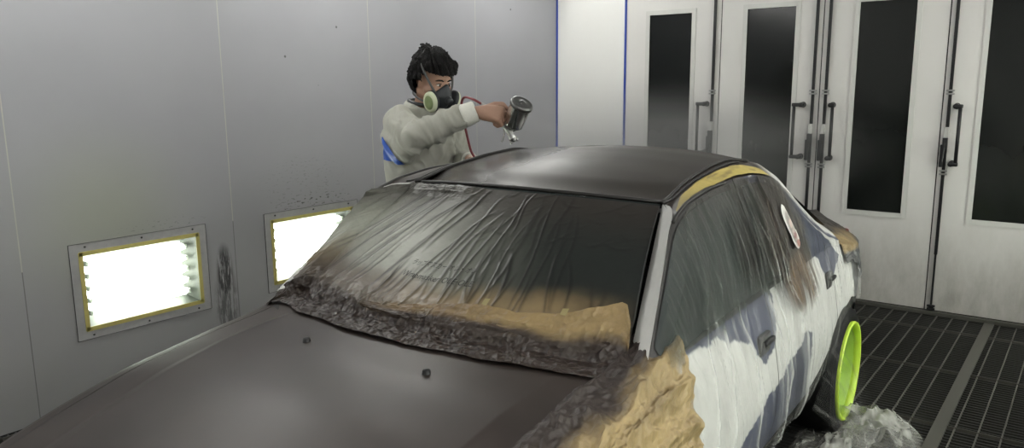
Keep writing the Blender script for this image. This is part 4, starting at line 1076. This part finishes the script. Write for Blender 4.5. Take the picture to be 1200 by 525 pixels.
# carve away what would hang over the face and ears
hm_inv = HM.inverted()
ho = mesh_to_obj('hair', me, M['hair'], person)
bm = bmesh.new(); bm.from_mesh(me); dl = []
for v_ in bm.verts:
    q = hm_inv @ v_.co
    lim = .052 - .5 * max(0, -(q.x - .02)) * 0
    if q.x > .022 and q.z < .060 + .10 * max(0, .05 - q.x): dl.append(v_)
    elif -.035 < q.x <= .022 and q.z < .004 : dl.append(v_)
bmesh.ops.delete(bm, geom=dl, context='VERTS'); bm.to_mesh(me); bm.free()
# coverall
bm = bmesh.new()
che = Sc['che']; V3 = Vector
hull(bm, [(che + V3((-.01, -.115, .05)), (.118, .085, .10)), (che + V3((-.01, .115, .05)), (.118, .085, .10)), (Sc['wai'] + V3((-.02, -.06, .02)), (.128, .125, .08)), (Sc['wai'] + V3((-.02, .06, .02)), (.128, .125, .08))], 3)
hull(bm, [(Sc['wai'] + V3((-.02, 0, .02)), (.128, .18, .08)), (Sc['pel'] + V3((-.01, 0, -.02)), (.135, .185, .10))], 3)
hull(bm, [(Sc['nek'] + V3((-.01, 0, -.055)), (.078, .085, .045)), (Sc['rs'] + V3((0, .02, -.02)), .068), (Sc['ls'] + V3((0, -.02, -.02)), .068)], 3)
# sleeves
limb(bm, Sc['rs'] + V3((0, 0, -.03)), .084, Sc['re'], .075, 3); limb(bm, Sc['re'], .078, Sc['rw'] - (Sc['rw'] - Sc['re']).normalized() * .085, .056, 3)
hull(bm, [(Sc['rs'] + V3((-.02, -.0, -.10)), .085), (Sc['re'] + V3((-.06, 0, -.05)), .06), (che + V3((-.03, -.14, -.06)), .06)], 2)
limb(bm, Sc['ls'] + V3((0, 0, -.02)), .082, Sc['le'], .065, 3); limb(bm, Sc['le'], .065, Sc['lw'] - (Sc['lw'] - Sc['le']).normalized() * .045, .048, 3)
for hp, kn, an in FE:
    limb(bm, hp, .115, kn, .088, 3); limb(bm, kn, .088, an + V3((0, 0, .015)), .072, 3)
# collar ring
for k in range(16):
    a = 2 * PI * k / 16; c0 = Sc['nek'] + V3((.082 * math.cos(a) - .0, .084 * math.sin(a), .010 + .018 * -math.cos(a))); a2 = 2 * PI * (k + 1) / 16
    c1 = Sc['nek'] + V3((.082 * math.cos(a2) - .0, .084 * math.sin(a2), .010 + .018 * -math.cos(a2)))
    hull(bm, [(c0, .014), (c1, .014), (c0 + V3((0, 0, -.05)), .024)], 1)
me = remesh_eval(bm, .008, 6)
# cloth folds
n = len(me.vertices); co = np.empty(n * 3); me.vertices.foreach_get('co', co); co = co.reshape(-1, 3)
no = np.empty(n * 3); me.vertices.foreach_get('normal', no); no = no.reshape(-1, 3)
a0 = np.array(Sc['rs']); a1 = np.array(Sc['re']); a2 = np.array(Sc['rw'])
sArm = (co - a0) @ ((a2 - a0) / np.linalg.norm(a2 - a0)); wgt = sm(.0, .12, sArm)
f1 = ridge(co[:, 1] * 7 + co[:, 2] * 3, co[:, 2] * 3.2 + co[:, 0] * 5, 300, 2)
f2 = ridge(co[:, 0] * 13 + co[:, 2] * 7, co[:, 1] * 12 - co[:, 2] * 5, 310, 2)
f4 = ridge(sArm * 15 + co[:, 2] * 9 + .6 * np.sin(co[:, 1] * 30), co[:, 1] * 6 + co[:, 2] * 3, 340, 2)
f3 = ridge(co[:, 1] * 9 - co[:, 2] * 12, co[:, 0] * 6, 320, 2)
disp = .021 * (np.clip(f4 - .55, 0, 1) ** 1.0 * 2 - .3) * wgt + .030 * (f1 ** 2 - .35) * (1 - wgt) + .015 * (f2 ** 2 - .35) * (1 - .6 * sm(.35, .45, sArm)) + .024 * (f3 ** 2 - .35) * sm(1.35, .95, co[:, 2])
co = co + no * disp[:, None]; me.vertices.foreach_set('co', co.ravel()); me.update()
cov = mesh_to_obj('coverall', me, M['cloth'], person)
bvh = BVHTree.FromPolygons([v_.co.copy() for v_ in me.vertices], [tuple(p.vertices) for p in me.polygons])
# blue patch hugging the back of the right upper arm
P = []; nI, nJ = 16, 18; ok = True
pc_ = V3((.985, -2.985, 1.262)); fwd = -CC; src = pc_ + CC * .5; rt = RI
for i in range(nI):
    row = []
    for j in range(nJ):
        a = i / (nI - 1); b = j / (nJ - 1)
        wl_ = .015 + .095 * b; x = -.046 + a * wl_ * 1.25 - .014 * b; z = .075 - .125 * b - .012 * a * b
        o_ = src + rt * x + V3((0, 0, z)); hit = bvh.ray_cast(o_, fwd)
        row.append((hit[0] - fwd * .014) if hit[0] else (bvh.find_nearest(o_ + fwd * .5)[0] - fwd * .014))
    P.append(row)
P = np.array([[tuple(q) for q in row] for row in P]); grid('blue_patch', P, M['blue'], cov)
# cuffs
for w_, e_, ln, rr in (('rw', 're', .060, .053), ('lw', 'le', .045, .042)):
    d_ = (Sc[w_] - Sc[e_]).normalized(); bm = bmesh.new()
    lathe(bm, [(rr - .004, -.012), (rr + .002, -.008), (rr + .004, .0), (rr + .001, ln * .5), (rr - .001, ln - .006), (rr - .008, ln), (rr - .02, ln - .004)], Matrix.Translation(Sc[w_] - d_ * .052) @ zrot(d_).to_4x4(), 28)
    from_bm('cuff', bm, M['cuff'], cov)
bm = bmesh.new(); tube(bm, [Sc['nek'] + V3((.078 * math.cos(a), .080 * math.sin(a), .034 + .016 * -math.cos(a))) for a in np.linspace(.5, 2 * PI - .5, 20)], .009, 8)
from_bm('collar_trim', bm, M['mask_rubber'], cov)
for hp, kn, an in FE:
    bm = bmesh.new(); hull(bm, [(an + V3((-.02, 0, -.02)), .05), (an + V3((-.03, 0, -.055)), (.045, .042, .034)), (an + V3((.13, 0, -.058)), (.055, .045, .03))], 3); from_bm('boot', bm, M['shoe'], person)

# respirator
rsp = empty('respirator', tuple(h(.09, 0, -.04))); off = Matrix.Translation(-h(.09, 0, -.04))
def rfin(name, bm, mat, parent=rsp):
    bmesh.ops.transform(bm, matrix=off, verts=bm.verts[:]); return from_bm(name, bm, mat, parent)
tag(rsp, 'dark half mask respirator with pale green filters on the painter’s face', 'respirator')
bm = bmesh.new()
hull(bm, [(h(.100, 0, .010), .013), (h(.118, 0, -.030), .021), (h(.105, 0, -.075), .026), (h(.085, .036, -.045), .024), (h(.085, -.036, -.045), .024), (h(.078, .03, -.085), .022), (h(.078, -.03, -.085), .022)], 3)
me = remesh_eval(bm, .004, 3); me.transform(off); mesh_to_obj('face_piece', me, M['mask_rubber'], rsp)
bm = bmesh.new(); cyl(bm, h(.128, 0, -.045), h(.150, 0, -.052), .021, .019, 24); rfin('exhale_valve', bm, M['mask_rubber'])
for sy in (-1, 1):
    c0 = V3((.090, sy * .058, -.066)); dn = V3((.10, sy * .93, -.25)).normalized()
    mt = HM @ Matrix.Translation(c0) @ zrot(dn).to_4x4() @ Matrix.Diagonal((.9, 1.12, 1, 1))
    bm = bmesh.new(); lathe(bm, [(0, -.004), (.040, -.004), (.047, .002), (.0485, .014), (.048, .022), (.043, .028), (.036, .029), (0, .027)], mt, 32); rfin('filter_cartridge', bm, M['filter'])
    bm = bmesh.new(); lathe(bm, [(0, .029), (.012, .0315), (.030, .0312), (.033, .029)], mt, 24); rfin('filter_cap', bm, simple('filter_cap_green', (.22, .28, .13), .6))
    bm = bmesh.new(); lathe(bm, [(0, -.006), (.040, -.006), (.049, 0), (.050, .010), (.049, .012)], mt, 32); rfin('filter_base', bm, M['mask_rubber'])
    bm = bmesh.new()
    tube(bm, crv([h(.092, sy * .045, -.035), h(.066, sy * .070, .005), h(.028, sy * .088, .050), h(-.015, sy * .090, .095), h(-.05, sy * .05, .145)], 20), .006, 6); rfin('strap', bm, M['strap'])
    bm = bmesh.new(); tube(bm, crv([h(.078, sy * .055, -.075), h(.03, sy * .075, -.085), h(-.05, sy * .07, -.075), h(-.09, 0, -.06)], 16), .0055, 6); rfin('strap', bm, M['strap'])

# spray gun
CU = V3((1.715, -2.886, 1.454)); ax = (RI * .36 + UPV * .80 + CC * .46).normalized()
gun = empty('spray_gun', tuple(CU)); tag(gun, 'polished metal spray gun with tilted paint cup in the painter’s hand', 'spray gun')
goff = Matrix.Translation(-CU)
def gfin(name, bm, mat, parent=gun, sh=None):
    bmesh.ops.transform(bm, matrix=Matrix.Scale(1.17, 4) @ goff, verts=bm.verts[:]); o = from_bm(name, bm, mat, parent); autosmooth(o, 40); return o
mt = Matrix.Translation(CU) @ zrot(ax).to_4x4()
bm = bmesh.new(); lathe(bm, [(.008, -.085), (.012, -.070), (.030, -.060), (.040, -.052), (.0435, -.044), (.0435, .048)], mt, 40); cup = gfin('paint_cup', bm, M['chrome'])
bm = bmesh.new(); lathe(bm, [(.044, .040), (.0485, .042), (.049, .052), (.0465, .057), (.040, .060), (.036, .0585), (.012, .062), (.006, .066), (.0, .067)], mt, 40); gfin('cup_lid', bm, simple('scuffed_cup_lid', (.14, .14, .135), .38, .9, var=.3, scale=60))
B0 = CU - ax * .088; bd = (RI * .42 - UPV * .88 + CC * .1).normalized() * .74; hd = (RI * -.62 + UPV * .72 - CC * .25).normalized()
bm = bmesh.new(); cyl(bm, B0 + ax * .012, B0 - ax * .012, .012, .011, 20); hull(bm, [(B0, .014), (B0 + bd * .035, .012), (B0 + hd * .03, .012)], 2)
cyl(bm, B0 + bd * .03, B0 + bd * .045, .015, .015, 24)
gfin('gun_body', bm, M['alu'])
bm = bmesh.new(); cyl(bm, B0 + bd * .044, B0 + bd * .058, .0185, .0165, 24); cyl(bm, B0 + bd * .058, B0 + bd * .066, .008, .006, 16)
sd_ = bd.cross(CC).normalized()
for s in (1, -1): box(bm, B0 + bd * .062 + sd_ * .014 * s, (.007, .008, .012), bev=.002)
gfin('air_cap', bm, M['chrome'])
bm = bmesh.new(); hull(bm, [(B0 + hd * .02, .012), (B0 + hd * .07, .0135), (B0 + hd * .135, .0125)], 2); gfin('grip', bm, M['alu'])
bm = bmesh.new(); tube(bm, crv([B0 + hd * .02 - RI * .01, B0 - RI * .022 - UPV * .012, B0 - RI * .034 - UPV * .045], 10), .0035, 8); gfin('trigger', bm, M['chrome'])
bm = bmesh.new(); kk = B0 + RI * .026 + UPV * .012; cyl(bm, B0 + RI * .008, kk + RI * .012, .006, .006, 16); cyl(bm, kk + RI * .010, kk + RI * .022 + UPV * .004, .009, .009, 20)
gfin('adjust_knob', bm, M['chrome'])
# air hose
He = CU + (B0 + hd * .135 - CU) * 1.17
pts = [He, He + UPV * .012 - RI * .03, V3((1.50, -2.955, 1.525)), V3((1.40, -2.91, 1.53)), V3((1.36, -2.88, 1.47)), V3((1.37, -2.86, 1.36)), V3((1.375, -2.83, 1.26)), V3((1.385, -2.80, 1.20)), V3((1.36, -2.74, 1.05)), V3((1.30, -2.60, .6)), V3((1.2, -2.3, .04)), V3((.9, -1.6, .015)), V3((.6, -.6, .015))]
bm = bmesh.new(); tube(bm, crv(pts, 120), .0062, 8)
hs = from_bm('air_hose', bm, simple('dull_red_rubber_hose', (.20, .035, .045), .5, var=.2)); tag(hs, 'dull red rubber air hose running from the spray gun down through the other hand', 'hose')
bm = bmesh.new(); q = crv(pts, 120); cyl(bm, He - hd * .005, He + UPV * .010 - RI * .025, .008, .008, 14); cyl(bm, q[7], q[12], .0085, .0085, 14); from_bm('hose_coupling', bm, M['alu'], hs)

# ================================================================== LIGHT, MIST, CAMERA
w = bpy.data.worlds.new('w'); SC.world = w; w.use_nodes = True
w.node_tree.nodes['Background'].inputs[0].default_value = (.02, .02, .02, 1); w.node_tree.nodes['Background'].inputs[1].default_value = .5
if True:
    n = NT('paint_mist_volume'); n.t.nodes.clear(); n.out = n.n('ShaderNodeOutputMaterial')
    g = n.n('ShaderNodeTexCoord').outputs['Object']
    ln = n.n('ShaderNodeVectorMath', operation='LENGTH'); n.t.links.new(g, ln.inputs[0])
    fall = n.ramp(ln.outputs['Value'], 1.0, .15)
    no_ = n.noise(1.6, 2, g); d_ = n.math('MULTIPLY', fall, n.math('MULTIPLY', n.ramp(no_, .1, .95), 1.35))
    vs = n.n('ShaderNodeVolumeScatter'); n.t.links.new(d_, vs.inputs['Density']); vs.inputs['Color'].default_value = (.95, .95, .93, 1); vs.inputs['Anisotropy'].default_value = .2
    n.t.links.new(vs.outputs[0], n.out.inputs['Volume'])
    bm = bmesh.new(); ball(bm, (0, 0, 0), 1, 3)
    mo = from_bm('paint_mist', bm, n.m); mo.location = (1.6, -1.25, 1.20); mo.scale = (1.55, 1.0, .46)
    tag(mo, 'thin pale paint mist hanging behind the car roof before the doors', 'mist', kind='stuff')
cam = bpy.data.cameras.new('cam'); co_ = bpy.data.objects.new('camera', cam); COL.objects.link(co_)
f_, p_, r_, y_ = 905.84, math.radians(10.3166), math.radians(-.4836), math.radians(-37.2615)
fw = V3((math.sin(y_) * math.cos(p_), math.cos(y_) * math.cos(p_), -math.sin(p_))); rt0 = V3((math.cos(y_), -math.sin(y_), 0)); up0 = rt0.cross(fw)
R_ = rt0 * math.cos(r_) + up0 * math.sin(r_); U_ = -rt0 * math.sin(r_) + up0 * math.cos(r_)
mt = Matrix((R_, U_, -fw)).transposed().to_4x4(); mt.translation = V3((3.9502, -5.8723, 1.6)); co_.matrix_world = mt
cam.sensor_fit = 'HORIZONTAL'; cam.sensor_width = 36; cam.lens = f_ * 36 / 1200; cam.clip_start = .02
SC.camera = co_
SC.view_settings.view_transform = 'Standard'; SC.view_settings.look = 'None'; SC.view_settings.exposure = 0
SC.cycles.max_bounces = 8; SC.cycles.transparent_max_bounces = 16; SC.cycles.volume_bounces = 0
SC.cycles.use_denoising = True
